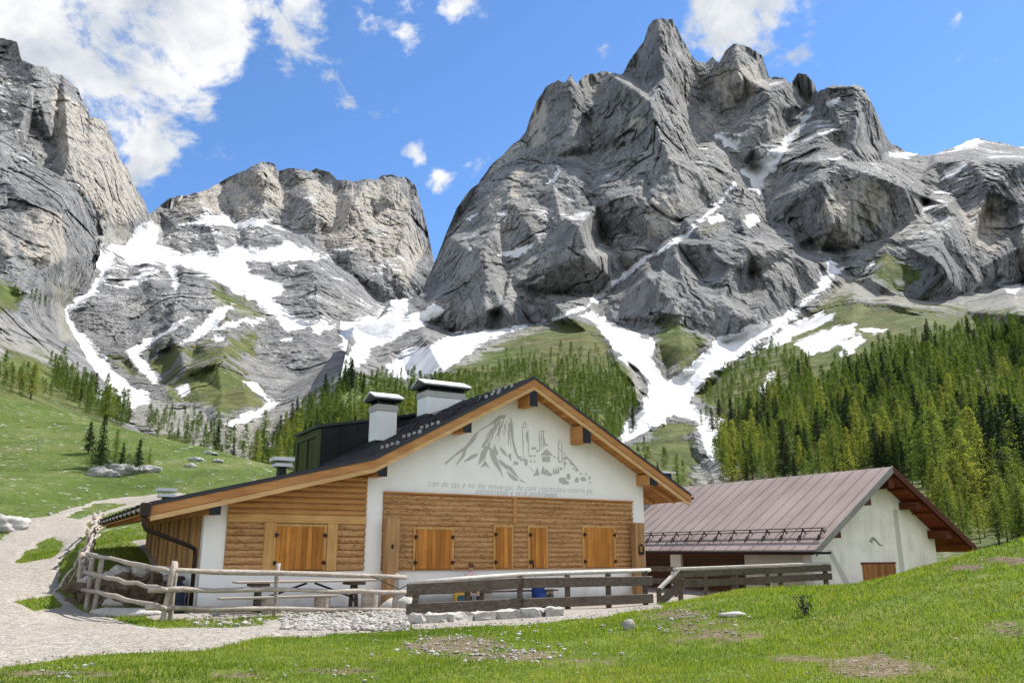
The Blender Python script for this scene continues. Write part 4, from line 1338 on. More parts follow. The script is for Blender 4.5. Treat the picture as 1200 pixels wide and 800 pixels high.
for k in range(11):                                                       # rafters tails under the right eave
    d = -.1 + k * 1.1
    a0, a1 = 14.73, 16.1
    m = MB()
    m.prism([(a0, rz(a0) - .245), (a1, rz(a1) - .245), (a1, rz(a1) - .36), (a0, rz(a0) - .42)], d, d + .14)
    m.build('rafter_tail', M_BEAM, chalet)
# standing seams and snow guards on the two visible slopes
m = MB()
for i, (pa, pb) in enumerate(((ROOF_PTS[0], ROOF_PTS[1]), (ROOF_PTS[1], ROOF_PTS[2]), (ROOF_PTS[3], ROOF_PTS[2]))):
    for k in range(21):
        d = -.75 + k * .62
        m.plank((pa[0], d, pa[1] + .018), (pb[0], d, pb[1] + .018), .035, .05)
m.build('roof_seams', M_ROOF, roof)
for (a, dd) in ((7.9, -.55), (6.9, -.55)):
    z = rz(a)
    g = MB()
    for k in range(9):
        d = dd + k * 1.3
        g.plank((a - .12, d, z + .0), (a + .05, d, z + .22), .03, .05)
        g.plank((a + .18, d, z + .12), (a + .04, d, z + .2), .03, .03)
    for off in (.08, .18):
        g.tube([(a + .03, dd - .1, z + off + .03), (a + .03, dd + 10.5, z + off + .03)], .014, 6)
    g.build('snow_guard', M_BLACK, roof)
for a in (5.2, 5.9, 6.5, 8.6, 9.1):                                       # little snow stops near the verge
    for k in range(4):
        d = -.45 + k * .4
        z = rz(a) + .01
        MB().box(a - .05, a + .05, d, d + .03, z - .02, z + .11).build('snow_stop', M_ZINC, roof)

# gutter and downpipe at the left eave, gutter on the right
def gutter(a, z, d0, d1, name='gutter'):
    m = MB()
    prof = [(math.cos(t) * .085, math.sin(t) * .085) for t in np.linspace(math.pi, 2 * math.pi, 9)]
    prof += [(x * .88, y * .88) for x, y in reversed(prof)]
    m.prism([(a + x, z + y) for x, y in prof], d0, d1)
    return m.build(name, M_ZINC if a < 0 else M_DARKBROWN, chalet)


gu = gutter(-1.50, 2.50, -.86, 11.5)
for k in range(12):
    d = -.7 + k * 1.0
    MB().box(-1.60, -1.40, d, d + .05, 2.40, 2.60).build('gutter_bracket', M_BLACK, gu)
MB().box(-1.62, -1.38, -.90, -.70, 2.28, 2.62).build('gutter_outlet', M_DARKBROWN, gu, bevel=.03)
gutter(16.30, 3.33, -.8, 11.5)
MB().tube([(-1.5, -.8, 2.36), (-1.5, -.78, 2.10), (-1.42, -.72, 1.98), (-.25, .02, 1.60), (-.10, .1, 1.52), (-.08, .12, 1.35), (-.08, .12, .05)], .055, 10).build('downpipe', M_DARKBROWN, chalet, smooth=True)

# left side wall: board panels between dark posts, over the plinth
m = MB()
m.box(.10, .3, .3, 11.1, .95, 2.75)
m.build('side_boards', M_LOG, chalet)
for k in range(12):
    d = .32 + k * .93
    MB().box(.055, .10, d, d + (.30 if k % 2 else .14), .96, 2.72).build('side_board', M_TRIMV if k % 2 else M_POST, chalet)
MB().box(.03, .10, .32, 11.1, .951, 1.02).build('sill_beam', M_BARGE, chalet)
for k in range(5):
    d = 11.7 + k * .7
# rafters under the left eave
for k in range(12):
    d = .1 + k * 1.0
    m = MB()
    m.prism([(-1.3, rz(-1.3) - .245), (.0, rz(0) - .245), (.0, rz(0) - .38), (-1.3, rz(-1.3) - .34)], d, d + .12)
    m.build('rafter_tail', M_BEAM, chalet)


# chimneys
def chimney(a0, a1, d0, d1, ztop, capw, ridge):
    zb = rz(a0) - .2
    c = MB().box(a0, a1, d0, d1, zb, ztop).build('chimney', M_CHIMNEY, chalet, bevel=.01)
    MB().box(a0 - .03, a1 + .03, d0 - .03, d1 + .03, ztop - .20, ztop + .02).build('collar', M_CEMENT, c, bevel=.008)
    m = MB()
    for x in (a0 + .02, a1 - .10):
        for y in (d0 + .02, d1 - .10):
            m.box(x, x + .08, y, y + .08, ztop + .02, ztop + .24)
    m.box(a0 + .12, a1 - .12, d0 + .12, d1 - .12, ztop + .02, ztop + .16)
    m.build('cap_post', M_BLACK, c)
    m = MB()
    b0, b1, e0, e1 = a0 - capw, a1 + capw, d0 - capw, d1 + capw
    zc = ztop + .22
    mid = (e0 + e1) / 2
    pr = [(e0, zc), (mid, zc + ridge), (e1, zc), (e1, zc + .05), (mid, zc + ridge + .05), (e0, zc + .05)]
    m.prism_x([pr[0], pr[1], pr[4], pr[5]], b0, b1)
    m.prism_x([pr[1], pr[2], pr[3], pr[4]], b0, b1)
    m.build('chimney_cap', M_WHITECAP, c)
    m = MB().box(b0 + .03, b1 - .03, e0 + .02, e1 - .02, zc - .06, zc - .01)
    m.build('cap_underside', M_BLACK, c)
    MB().box(a0 - .05, a1 + .05, d0 - .05, d1 + .05, zb - .1, rz(a0) + .18).build('flashing', M_BLACK, c)


chimney(6.13, 6.86, 3.7, 4.45, 6.42, .18, .22)
chimney(8.42, 9.98, 4.62, 5.5, 7.28, .20, .26)


# roof dormer clad in dark sheet
m = MB()
a0, d0, d1 = 5.08, 6.8, 9.7
m.prism([(a0 + .09, rz(a0) - .3), (a0 + .09, 5.93), (9.3, 6.70), (9.3, 6.2)], d0, d1)
dm = m.build('dormer', M_BLACK, chalet)
for a in np.arange(a0 + .12, 9.2, .68):
    MB().box(a, a + .03, d0 - .025, d0 - .002, rz(a) - .05, 5.93 + (a - a0 - .09) * .183).build('sheet_seam', M_BLACK, dm)
pr = [(a0 - .12, 5.90), (9.3, 6.735), (9.3, 6.84), (a0 - .12, 6.0)]
MB().prism(pr, d0 - .12, d1 + .12).build('dormer_roof', M_ROOF, dm)
m = MB()
zb = rz(a0) + .02
m.box(a0 - .02, a0 + .088, d0 + .002, d0 + .22, zb, 5.9)
m.box(a0 - .02, a0 + .088, d1 - .22, d1, zb, 5.9)
m.box(a0 - .02, a0 + .088, d0 + .22, d1 - .22, 5.62, 5.9)
m.box(a0 - .02, a0 + .088, (d0 + d1) / 2 - .07, (d0 + d1) / 2 + .07, zb, 5.62)
m.build('window_frame', M_OLIVE, dm)
MB().box(a0 + .02, a0 + .086, d0 + .22, d1 - .22, zb, 5.62).build('window_pane', M_GLASS, dm)

# two vent stacks with pale caps on the wing roof
for (u0, u1, v0, v1, a) in ((318, 343, 536, 546, 2.9), (185, 205, 573, 580, .25)):
    d, z = on_a((u0 + u1) / 2, (v0 + v1) / 2, a)
    d = min(d, 10.8)
    v_ = MB().box(a - .12, a + .12, d - .15, d + .15, rz(a) - .1, z - .05).build('vent_stack', M_BLACK, chalet)
    m = MB().box(a - .32, a + .32, d - .32, d + .32, z + .02, z + .13)
    m.box(a - .26, a + .26, d - .30, d + .30, z - .17, z - .07)
    m.build('vent_cap', M_WHITECAP, v_)


# the drawing on the gable: a peak, towers, houses and trees in grey paint
def mural():
    def cr(x, y):
        return on_d(500 + x / 5.4545, 470 + y / 5.4545, 0)
    m = MB()
    cnt = [0]

    def poly(pts):
        q = [cr(*p) for p in pts]
        A = sum(q[i][0] * q[(i + 1) % len(q)][1] - q[(i + 1) % len(q)][0] * q[i][1] for i in range(len(q)))
        if A < 0:
            q = q[::-1]
        e = .002 + .0002 * (cnt[0] % 9)
        cnt[0] += 1
        n = len(q)
        k = len(m.v)
        m.v += [(a, -.002 - e, z) for a, z in q]
        m.f.append(tuple(range(k, k + n)))

    def stroke(pts, w):
        n = len(pts)
        ws = [w * (.35 + .65 * math.sin(math.pi * (i + .35) / (n - .3))) for i in range(n)]
        L, R = [], []
        for i, (x, y) in enumerate(pts):
            x0, y0 = pts[max(0, i - 1)]
            x1, y1 = pts[min(n - 1, i + 1)]
            l = math.hypot(x1 - x0, y1 - y0) or 1
            nx, ny = -(y1 - y0) / l, (x1 - x0) / l
            L.append((x + nx * ws[i] / 2, y + ny * ws[i] / 2))
            R.append((x - nx * ws[i] / 2, y - ny * ws[i] / 2))
        for i in range(n - 1):
            poly([L[i], L[i + 1], R[i + 1], R[i]])
    rr = random.Random(4)
    for p in ([(115, 395), (190, 330), (250, 285), (300, 215), (342, 180), (332, 198), (292, 252), (240, 312), (180, 352), (118, 408)],
              [(185, 405), (222, 350), (238, 305), (290, 253), (332, 212), (302, 258), (257, 302), (242, 352), (190, 408)],
              [(235, 385), (280, 348), (327, 328), (320, 352), (280, 374), (240, 389)],
              [(340, 182), (400, 148), (440, 108), (470, 88), (508, 88), (500, 108), (470, 112), (430, 142), (390, 163), (345, 187)],
              [(538, 98), (551, 150), (555, 240), (578, 330), (593, 366), (583, 368), (560, 320), (542, 240), (535, 150)],
              [(330, 402), (345, 330), (375, 280), (392, 298), (376, 360), (335, 406)], [(345, 422), (372, 376), (406, 430), (378, 412)],
              [(400, 290), (432, 320), (462, 400), (491, 487), (468, 450), (423, 390), (406, 350)], [(432, 272), (458, 330), (450, 350), (424, 310)],
              [(468, 285), (502, 320), (517, 357), (490, 337), (470, 310)], [(458, 368), (500, 393), (532, 442), (505, 432), (468, 397)],
              [(520, 340), (541, 333), (539, 387), (525, 362)], [(498, 398), (541, 418), (592, 492), (560, 472), (518, 432)],
              [(508, 440), (560, 478), (592, 505), (560, 510), (528, 482)], [(592, 494), (637, 523), (600, 512)], [(348, 292), (368, 258), (397, 228), (386, 262), (360, 297)],
              [(372, 320), (395, 275), (410, 260), (400, 300), (380, 335)]):
        poly(p)
    for k in range(20):
        x0 = rr.uniform(455, 538)
        f = (x0 - 455) / 83
        x1 = 365 + 190 * f + rr.uniform(-14, 14)
        y1 = rr.uniform(205, 300)
        y0 = rr.uniform(96, 150)
        xs = x0 + (x1 - x0) * (y0 - 96) / 180
        pts = [(xs + (x1 - xs) * t ** 1.2 + rr.uniform(-5, 5), y0 + (y1 - y0) * t) for t in np.linspace(0, 1, 7)]
        stroke(pts, rr.uniform(4, 9))
    # towers, walls and roofs
    for a, b, w_ in (((612, 165), (618, 345), 7), ((648, 180), (650, 350), 6), ((612, 165), (625, 128), 5), ((625, 128), (640, 165), 5), ((606, 165), (640, 168), 5), ((640, 190), (645, 260), 16), ((720, 188), (722, 320), 8), ((732, 188), (735, 315), 6),
                     ((745, 190), (748, 300), 9), ((716, 190), (760, 190), 5), ((752, 235), (757, 290), 7), ((840, 262), (846, 390), 6), ((862, 270), (866, 400), 7), ((846, 240), (842, 300), 5), ((858, 246), (866, 300), 5),
                     ((845, 300), (862, 320), 5), ((880, 330), (882, 440), 6), ((888, 350), (968, 440), 12), ((650, 350), (690, 350), 4), ((655, 420), (690, 455), 4), ((620, 345), (630, 410), 6)):
        n = 6
        stroke([(a[0] + (b[0] - a[0]) * i / n + rr.uniform(-1, 1), a[1] + (b[1] - a[1]) * i / n) for i in range(n + 1)], w_)
    poly([(726, 345), (765, 303), (806, 343), (790, 347)])
    poly([(735, 352), (790, 352), (788, 388), (738, 386)])
    for x, y in ((665, 350), (690, 350), (665, 385), (690, 385), (815, 355), (840, 365), (600, 375)):
        poly([(x - 5, y - 7), (x + 5, y - 7), (x + 5, y + 6), (x - 5, y + 6)])

    def blob(x, y, rx, ry, n=13):
        poly([(x + rx * math.cos(t) * rr.uniform(.65, 1.1), y + ry * math.sin(t) * rr.uniform(.65, 1.1)) for t in np.linspace(0, 6.283, n, endpoint=False)])
    for b in ((570, 395, 17, 14), (597, 358, 9, 9), (612, 372, 9, 8), (635, 388, 13, 26), (682, 300, 17, 11), (706, 318, 9, 8), (768, 278, 9, 7), (760, 455, 26, 20), (785, 468, 17, 14), (868, 505, 30, 26), (892, 520, 20, 16), (905, 480, 15, 25), (885, 365, 13, 9), (885, 395, 13, 9),
              (850, 385, 10, 9), (858, 430, 10, 12), (958, 505, 15, 20), (1000, 497, 22, 15), (1040, 490, 8, 14), (960, 440, 12, 11), (985, 462, 8, 8), (1018, 465, 7, 8), (940, 430, 8, 7), (920, 400, 7, 6), (1045, 520, 6, 7), (690, 470, 10, 8)):
        blob(*b)
    for x, y, w_, h in ((706, 476, 16, 58), (745, 465, 15, 55), (812, 468, 8, 50), (828, 466, 8, 54), (842, 462, 7, 48)):
        poly([(x - w_, y), (x - w_ * .7, y - h * .45), (x, y - h), (x + w_ * .6, y - h * .5), (x + w_, y - 4)])
    return m.build('mural', M_GREYPAINT, chalet)


mur = mural()
tag(mur, 'painted drawing of a peak, towers and trees')


def lettering(txt, a, z, width, name='inscription'):
    cu = bpy.data.curves.new(name, 'FONT')
    cu.body = txt
    cu.shear = .35
    cu.size = .3
    cu.space_character = 1.15
    cu.offset = -.0035
    o = bpy.data.objects.new('lettering_source', cu)
    COL.objects.link(o)
    dg = bpy.context.evaluated_depsgraph_get()
    me = bpy.data.meshes.new_from_object(o.evaluated_get(dg))
    bpy.data.objects.remove(o)
    xs = [v.co.x for v in me.vertices]
    k = width / (max(xs) - min(xs))
    for v in me.vertices:
        x, y = v.co.x, v.co.y
        v.co = (a + (x - min(xs)) * k, -.004, z + y * .92)
    me.materials.clear()
    me.materials.append(M_TEXTPAINT)
    q = bpy.data.objects.new(name, me)
    COL.objects.link(q)
    q.parent = chalet
    return q


a0, z0 = on_d(502, 569.5, 0)
a1, z1 = on_d(694, 573.5, 0)
lettering('con de sas e no me meve-cai, de cunt rincendaia-contro pe', a0, z0, a1 - a0)
a0, z0 = on_d(557, 580, 0)
a1, z1 = on_d(653, 582, 0)
lettering('antruncianoli e varie panhiraugen', a0, z0 + .045, a1 - a0)

# ------------------------------------------------------------------ the barn (same axes as the chalet)
BA, BD = 18.55, -3.87                                # its near left corner in the chalet frame
bx, by, _ = H(BA, BD)
barn = thing('barn', (bx, by, 0), 'long low barn with mauve metal roof and stained white plaster gable', 'barn', rz=YAW)
M_VERGE = plain('faded_verge_metal', (.27, .24, .22), .7, 0.0)
BW, BL = 6.8, 17.5
BR = [(-.80, 1.52), (3.55, 4.36), (7.95, 1.62)]


def bz(a):
    return float(np.interp(a, [p[0] for p in BR], [p[1] for p in BR]))


m = MB()
m.prism([(0, -.8), (BW, -.8), (BW, bz(BW) - .2), (3.55, 4.36 - .2), (0, bz(0) - .2)], 0, .35)
m.box(BW - .35, BW, .35, BL - .5, -.8, bz(BW) - .2)
m.prism([(0, -.8), (BW, -.8), (BW, bz(BW) - .2), (3.55, 4.36 - .2), (0, bz(0) - .2)], BL - .5, BL - .2)
m.build('wall', M_OLDPLASTER, barn)
m = MB().box(.02, .35, .352, 3.0, -.8, bz(0) - .2)
m.build('side_wall', M_CREAM, barn)
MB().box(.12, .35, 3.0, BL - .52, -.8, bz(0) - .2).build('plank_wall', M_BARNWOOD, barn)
for d in (6.35, 10.5):
    MB().box(.0, .118, d, d + .62, -.8, bz(0) - .22).build('pillar', M_OLDPLASTER, barn)
MB().box(.03, .118, 3.0, BL - .6, .72, .80).build('rail_board', M_DARKWOOD, barn)
for i, (pa, pb) in enumerate(((BR[0], BR[1]), (BR[2], BR[1]))):
    m = MB().prism([pa, pb, (pb[0], pb[1] - .05), (pa[0], pa[1] - .05)] if i == 0 else [pb, pa, (pa[0], pa[1] - .05), (pb[0], pb[1] - .05)], -.84, BL)
    r_ = m.build('roof', M_BARNROOF, barn)
    s = MB()
    for k in range(31):
        d = -.5 + k * .6
        s.plank((pa[0], d, pa[1] + .012), (pb[0], d, pb[1] + .012), .018, .03)
    s.build('roof_seams', M_BARNROOF, r_)
    m = MB().prism([(pa[0] + .02, pa[1] - .053), (pb[0], pb[1] - .053), (pb[0], pb[1] - .2), (pa[0] + .02, pa[1] - .16)] if i == 0 else [(pb[0], pb[1] - .053), (pa[0] - .02, pa[1] - .053), (pa[0] - .02, pa[1] - .16), (pb[0], pb[1] - .2)], -.74, BL - .05)
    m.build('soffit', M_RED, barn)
    q = [(pa[0], pa[1] + .03), (pb[0], pb[1] + .03), (pb[0], pb[1] - .22), (pa[0], pa[1] - .20)]
    MB().prism(q if i == 0 else [q[1], q[0], q[3], q[2]], -.88 - .004 * i, -.843).build('barge_board', M_VERGE if i == 0 else M_REDBEAM, barn)
    if i == 0:
        g = MB()
        for k in range(23):
            d = -.6 + k * .78
            g.plank((.02, d, bz(.02) + .0), (-.12, d, bz(-.12) + .24), .03, .035)
            g.plank((-.30, d, bz(-.30) + .0), (-.10, d, bz(-.1) + .22), .03, .03)
            g.plank((-.42, d, bz(-.42) + .04), (-.28, d, bz(-.28) + .14), .03, .03)
        for off, aa in ((.12, -.06), (.25, -.12), (.08, -.42)):
            g.tube([(aa, -.75, bz(aa) + off), (aa, BL - .5, bz(aa) + off)], .017, 6)
        g.build('snow_guard', M_DARKBROWN, r_)
m = MB()
prof = [(math.cos(t) * .075, math.sin(t) * .075) for t in np.linspace(math.pi, 2 * math.pi, 8)]
prof += [(x * .86, y * .86) for x, y in reversed(prof)]
m.prism([(-.88 + x, 1.46 + y) for x, y in prof], -1.45, BL - .3)
m.build('gutter', M_BLACK, barn)
for (a0, a1, z0, z1) in ((2.08, 2.38, 3.0, 3.28), (.36, .66, 1.90, 2.16), (3.43, 3.72, 3.62, 3.98), (4.9, 5.25, 2.95, 3.22), (6.4, 6.85, 1.93, 2.24)):
    MB().box(a0, a1, -.72, .1, z0, min(z1, bz((a0 + a1) / 2) - .21)).build('purlin', M_REDBEAM, barn, bevel=.01)
for a in (4.3, 5.6, 6.9, 7.4):
    m = MB().box(a, a + .1, -.70, -.02, bz(a) - .30, bz(a + .1) - .205)
    m.build('eave_board', M_RED, barn)
M_HATCH = wood('barn_hatch', (.20, .075, .022), (.42, .19, .07), 2, 1.0, .3, boards=(0, .18))
h = MB().box(2.5, 4.25, -.06, -.004, -.2, 1.05).build('hatch_door', M_HATCH, barn, bevel=.006)
m = MB().box(3.75, 4.28, -.085, -.062, .52, .58)
m.box(4.02, 4.08, -.085, -.062, .40, .72)
m.build('hinge', M_BLACK, h)
MB().box(2.44, 4.31, -.05, -.004, 1.055, 1.11).build('lintel', M_REDBEAM, h)
# iron wall anchor shaped like a little lizard
m = MB()
m.tube([(3.05 + .68 * t, -.02, 1.83 + .10 * math.sin(t * 5.5) - .06 * t) for t in np.linspace(0, 1, 10)], [.035, .05, .05, .04, .035, .03, .025, .02, .015, .01], 6)
m.tube([(3.12, -.02, 1.92), (3.16, -.02, 1.75)], .018, 5)
m.build('iron_ornament', M_ZINC, barn)
# stain lines of an old buttress on the plaster
M_PATCH = plaster('patched_plaster', (.52, .50, .45), (.44, .43, .38), .6)
m = MB().prism([(4.55, -.4), (4.85, -.4), (4.78, 2.95), (4.52, 2.95)], -.004, .0)
m.build('plaster_patch', M_PATCH, barn)
m = MB().prism([(.8, 1.5), (1.0, 1.52), (2.3, -.3), (1.9, -.3)], -.004, .0)
m.build('plaster_patch', M_PATCH, barn)
# stub chimney with a pale cap behind the chalet's right eave
c = MB().box(3.2, 3.75, 10.9, 11.5, 4.0, 5.05).build('chimney', M_BLACK, barn)
MB().box(3.05, 3.9, 10.75, 11.65, 5.05, 5.13).build('chimney_cap', M_WHITECAP, c)


# ------------------------------------------------------------------ fences
def wobble(p, q, n, amp, rr):
    p, q = Vector(p), Vector(q)
    return [p.lerp(q, i / n) + Vector((rr.uniform(-amp, amp), rr.uniform(-amp, amp), rr.uniform(-amp, amp))) for i in range(n + 1)]


def rail(fence, p, q, r, seed, mat, name='rail', amp=.025):
    rr = random.Random(seed)
    pts = wobble(p, q, 9, amp, rr)
    rs = [r * rr.uniform(.85, 1.15) for _ in pts]
    MB().tube(pts, rs, 9, .06, seed=seed).build(name, mat, fence, smooth=True)


def post(fence, p, q, r, seed, mat):
    rr = random.Random(seed)
    pts = wobble(p, q, 5, .012, rr)
    MB().tube(pts, [r * rr.uniform(.9, 1.12) for _ in pts], 9, .05, seed=seed).build('post', mat, fence, smooth=True)


def hit(u, v):
    return ground_hit(u, v)


def above(g, v):
    """height above the ground point g where photo row v is met"""
    u0, v0 = to_pix(*g)
    lo, hi = -1, 6
    for _ in range(40):
        mid = (lo + hi) / 2
        if to_pix(g[0], g[1], g[2] + mid)[1] > v:
            lo = mid
        else:
            hi = mid
    return lo


M_GREYX = M_GREY
rf = thing('rail_fence', hit(190, 730), 'silvery round-pole fence of three wavy rails in front of the log wing', 'fence')
org = Vector(rf.location)
L = lambda p: tuple(Vector(p) - org)


def fence_post(fn, u, vb, vt, r, seed, lean=(0, 0), mat=None):
    g = Vector(H(*PLACE[(u, vb)], 0)) if (u, vb) in PLACE else Vector(hit(u, vb))
    g.z = gz(g.x, g.y)
    h = above(g, vt)
    post(fn, L(g - Vector((0, 0, .25))), L(g + Vector((lean[0], lean[1], h))), r, seed, mat or M_GREY)
    return g


PLACE = {(98, 718): (-2.45, .3), (190, 730): (-1.28, -3.5), (200, 727): (-1.08, -3.3), (320, 722): (1.25, -2.9), (463, 716): (4.32, -2.75), (110, 716): (-2.3, .1)}
G = {}
for i, (u, vb, vt, r, ln) in enumerate(((98, 718, 648, .055, (.0, 0)), (110, 716, 655, .06, (.05, 0)), (190, 730, 657, .06, (.14, 0)), (200, 727, 660, .055, (0, 0)), (320, 722, 660, .05, (0, 0)), (463, 716, 671, .07, (0, 0)))):
    G[u] = fence_post(rf, u, vb, vt, r, i, ln)


def at_post(u, v):
    g = G[u]
    return Vector((g.x, g.y, g.z + above(g, v)))


def ext(p, q, t):
    return p + (q - p) * t


for i, (ua, va, ub, vb, r) in enumerate(((98, 650, 190, 667, .05), (98, 671, 190, 690, .05), (98, 690, 190, 711, .05), (190, 667, 463, 676, .06), (190, 690, 463, 693, .055), (190, 712, 463, 714, .06))):
    p, q = at_post(ua, va), at_post(ub, vb)
    p, q = ext(p, q, -.05), ext(p, q, 1.06)
    off = Vector((-.03, -.10, 0))
    rail(rf, L(p + off), L(q + off), r, 20 + i, M_GREY)

# broken-down pole fence running up beside the track
bf = thing('pole_fence', hit(96, 712), 'ramshackle fence of crooked grey poles climbing beside the gravel track', 'fence')
org = Vector(bf.location)
base = [hit(92, 700), hit(97, 668), hit(103, 650), hit(108, 640), hit(113, 628)]
tops = []
for i, g in enumerate(base):
    g = Vector(g)
    h = 1.15 + .1 * (i % 2)
    post(bf, L(g - Vector((0, 0, .2))), L(g + Vector((.1 * (i % 3 - 1), .05, h))), .055, 40 + i, M_GREY)
    tops.append(g)
for i in range(len(base) - 1):
    for k, hh in enumerate((1.05, .7, .35)):
        rail(bf, L(tops[i] + Vector((0, 0, hh))), L(tops[i + 1] + Vector((.05, .3, hh + .04))), .05, 60 + i * 3 + k, M_GREY, amp=.05)
for i in range(9):                                                         # poles leaning against it on the track side
    g = Vector(hit(66 + i * 4.2, 693 - (i % 3) * 3))
    t = Vector(hit(92 + i * 1.2, 690)) + Vector((0, 0, 1.0 + .1 * (i % 3)))
    rail(bf, L(g), L(t), .035, 90 + i, M_GREY, 'leaning_pole', .06)

# dark plank fence round the terrace
df = thing('plank_fence', hit(609, 728), 'dark weathered two-plank fence with pale round handrail along the terrace', 'fence')
org = Vector(df.location)
PLACE2 = [(483, 725, 690, (3.55, -5.2)), (548, 722, 676, (5.35, -5.0)), (609, 728, 674, (6.9, -4.85)), (665, 716, 673, (8.35, -4.7)), (713, 713, 671, (9.7, -4.55)), (756, 709, 668, (11.0, -4.4))]
G2 = {}
for i, (u, vb, vt, ad) in enumerate(PLACE2):
    x, y, _ = H(*ad)
    d = pix_dir(u, 700)
    # slide along the fence line so that the post sits on the photo's column
    best = min(np.linspace(-1.2, 1.2, 241), key=lambda t: abs(to_pix(*H(ad[0] + t, ad[1], .4))[0] - u))
    x, y, _ = H(ad[0] + best, ad[1])
    g = Vector((x, y, gz(x, y)))
    G2[u] = g
    h = above(g, vt)
    lean = Vector((.10, 0, 0)) if i == 0 else Vector((0, 0, 0))
    m = MB().plank(L(g - Vector((0, 0, .25))), L(g + lean + Vector((0, 0, h))), .14, .12, (0, 1, 0))
    m.build('post', M_DARKWOOD, df, bevel=.01)


def at2(u, v):
    g = G2[u]
    return Vector((g.x, g.y, g.z + above(g, v)))


nrm = Vector((math.sin(YAW), -math.cos(YAW), 0))
for (va, vm, vb, hh) in ((690, 682.5, 680, .26), (713.5, 706.5, 700.5, .26)):
    p, q, r = at2(483, va), at2(609, vm), at2(756, vb)
    o1 = nrm * .085
    MB().plank(L(ext(p, q, -.06) + o1), L(ext(p, q, 1.03) + o1), .05, hh).build('plank', M_DARKWOOD, df, bevel=.012)
    MB().plank(L(ext(q, r, -.0) + o1 * 1.6), L(ext(q, r, 1.04) + o1 * 1.6), .05, hh * .95).build('plank', M_DARKWOOD, df, bevel=.012)
p, q, r = at2(483, 683), at2(609, 673), at2(756, 668)
MB().tube([L(ext(p, q, -.02)), L(ext(p, q, .5) + Vector((0, 0, .01))), L(q), L(ext(q, r, .5)), L(ext(q, r, 1.05))], .055, 9, .05).build('handrail', M_SILVER, df, smooth=True)
p, q = at2(483, 725), at2(713, 714)
MB().plank(L(p + nrm * .1), L(ext(p, q, 1.1) + nrm * .1), .12, .09).build('kerb_plank', M_DARKWOOD, df)
MB().tube([L(at2(483, 683) + Vector((-.05, 0, 0))), L(at2(483, 690) + Vector((-.3, 0, .0))), L(at2(483, 683) + Vector((-1.0, .3, .15)))], .012, 5).build('wire', M_BLACK, df)

# pale blocks edging the terrace
GB = 'pale stone blocks edging the terrace'
BLK = [(485, 494, 'small pale edging block at the left end of the row, by the rubble bank'), (497, 519, 'pale edging block beside the small end block'), (523, 547, 'long pale edging block left of the second fence post'), (552, 577, 'pale edging block right of the second fence post'), (583, 607, 'pale edging block left of the tall middle fence post'), (612, 636, 'pale edging block right of the tall middle fence post'), (640, 660, 'half buried pale edging block at the right end of the row')]
PB = []
for i, (u0, u1, lab) in enumerate(BLK):
    g0, g1 = Vector(H(*[q for q in (0, 0)])), None
    vb_ = 733 - 9 * ((u0 + u1) / 2 - 490) / 160
    a, b = Vector(hit(u0, vb_ - .5)), Vector(hit(u1, vb_ - 1.5))
    a.z = b.z = 0
    z = gz(*((a + b) / 2)[:2])
    rr = random.Random(i)
    bm_ = bmesh.new()
    bmesh.ops.create_cube(bm_, size=1)
    bmesh.ops.subdivide_edges(bm_, edges=list(bm_.edges), cuts=3, use_grid_fill=True)
    L_ = (b - a).length
    for v in bm_.verts:
        v.co = Vector((v.co.x * L_, v.co.y * .34, v.co.z * .26)) + Vector([rr.uniform(-.025, .025) for _ in range(3)])
        if abs(v.co.x) > L_ * .42:
            v.co.z *= .9
    me = bpy.data.meshes.new('edging_block')
    bm_.to_mesh(me)
    bm_.free()
    me.materials.append(PEBBLE)
    at_ = me.attributes.new('tint', 'FLOAT', 'POINT')
    at_.data.foreach_set('value', [.85] * len(me.vertices))
    o = bpy.data.objects.new('edging_block', me)
    o.location = (a + b) / 2 + Vector((0, 0, z + .07))
    o.rotation_euler = (0, 0, math.atan2(b.y - a.y, b.x - a.x))
    COL.objects.link(o)
    tag(o, lab, 'stone block', GB)

# railing between yard and barn, with the short ramp rail
yf = thing('yard_railing', H(12.6, -3.6), 'dark railing with bleached top rail and sloping ramp rail in front of the barn', 'railing')
org = Vector(yf.location)


def col_on(u, d_, lo=8, hi=26, z=.5):
    t = min(np.linspace(lo, hi, 1801), key=lambda t: abs(to_pix(*H(t, d_, z))[0] - u))
    return Vector(H(t, d_, 0))


def at3(g, v):
    return Vector((g.x, g.y, g.z + above(g, v)))


ga, gb_, gc, gd, ge = col_on(772, -4.2), col_on(797, -4.2), col_on(860, -4.3), col_on(915, -4.4), col_on(968, -4.5)
for g, vt in ((ga, 688), (gb_, 668), (gc, 663), (gd, 661), (ge, 660)):
    g.z = gz(g.x, g.y)
    MB().plank(L(g - Vector((0, 0, .3))), L(at3(g, vt)), .13, .12, (0, 1, 0)).build('post', M_DARKWOOD, yf, bevel=.01)
MB().plank(L(at3(ga, 690)), L(at3(gb_, 666)), .14, .07).build('handrail', M_SILVER, yf, bevel=.01)
MB().plank(L(at3(ga, 707)), L(at3(gb_, 684)), .06, .22).build('plank', M_DARKWOOD, yf, bevel=.01)
MB().plank(L(ext(at3(gb_, 666), at3(ge, 659.5), -.03)), L(ext(at3(gb_, 666), at3(ge, 659.5), 1.03)), .16, .07).build('handrail', M_SILVER, yf, bevel=.01)
for va, vb in ((672, 665), (684, 675)):
    p, q = at3(gb_, va) + nrm * .09, at3(ge, vb) + nrm * .09
    MB().plank(L(p), L(ext(p, q, 1.03)), .05, .20).build('plank', M_DARKWOOD, yf, bevel=.01)
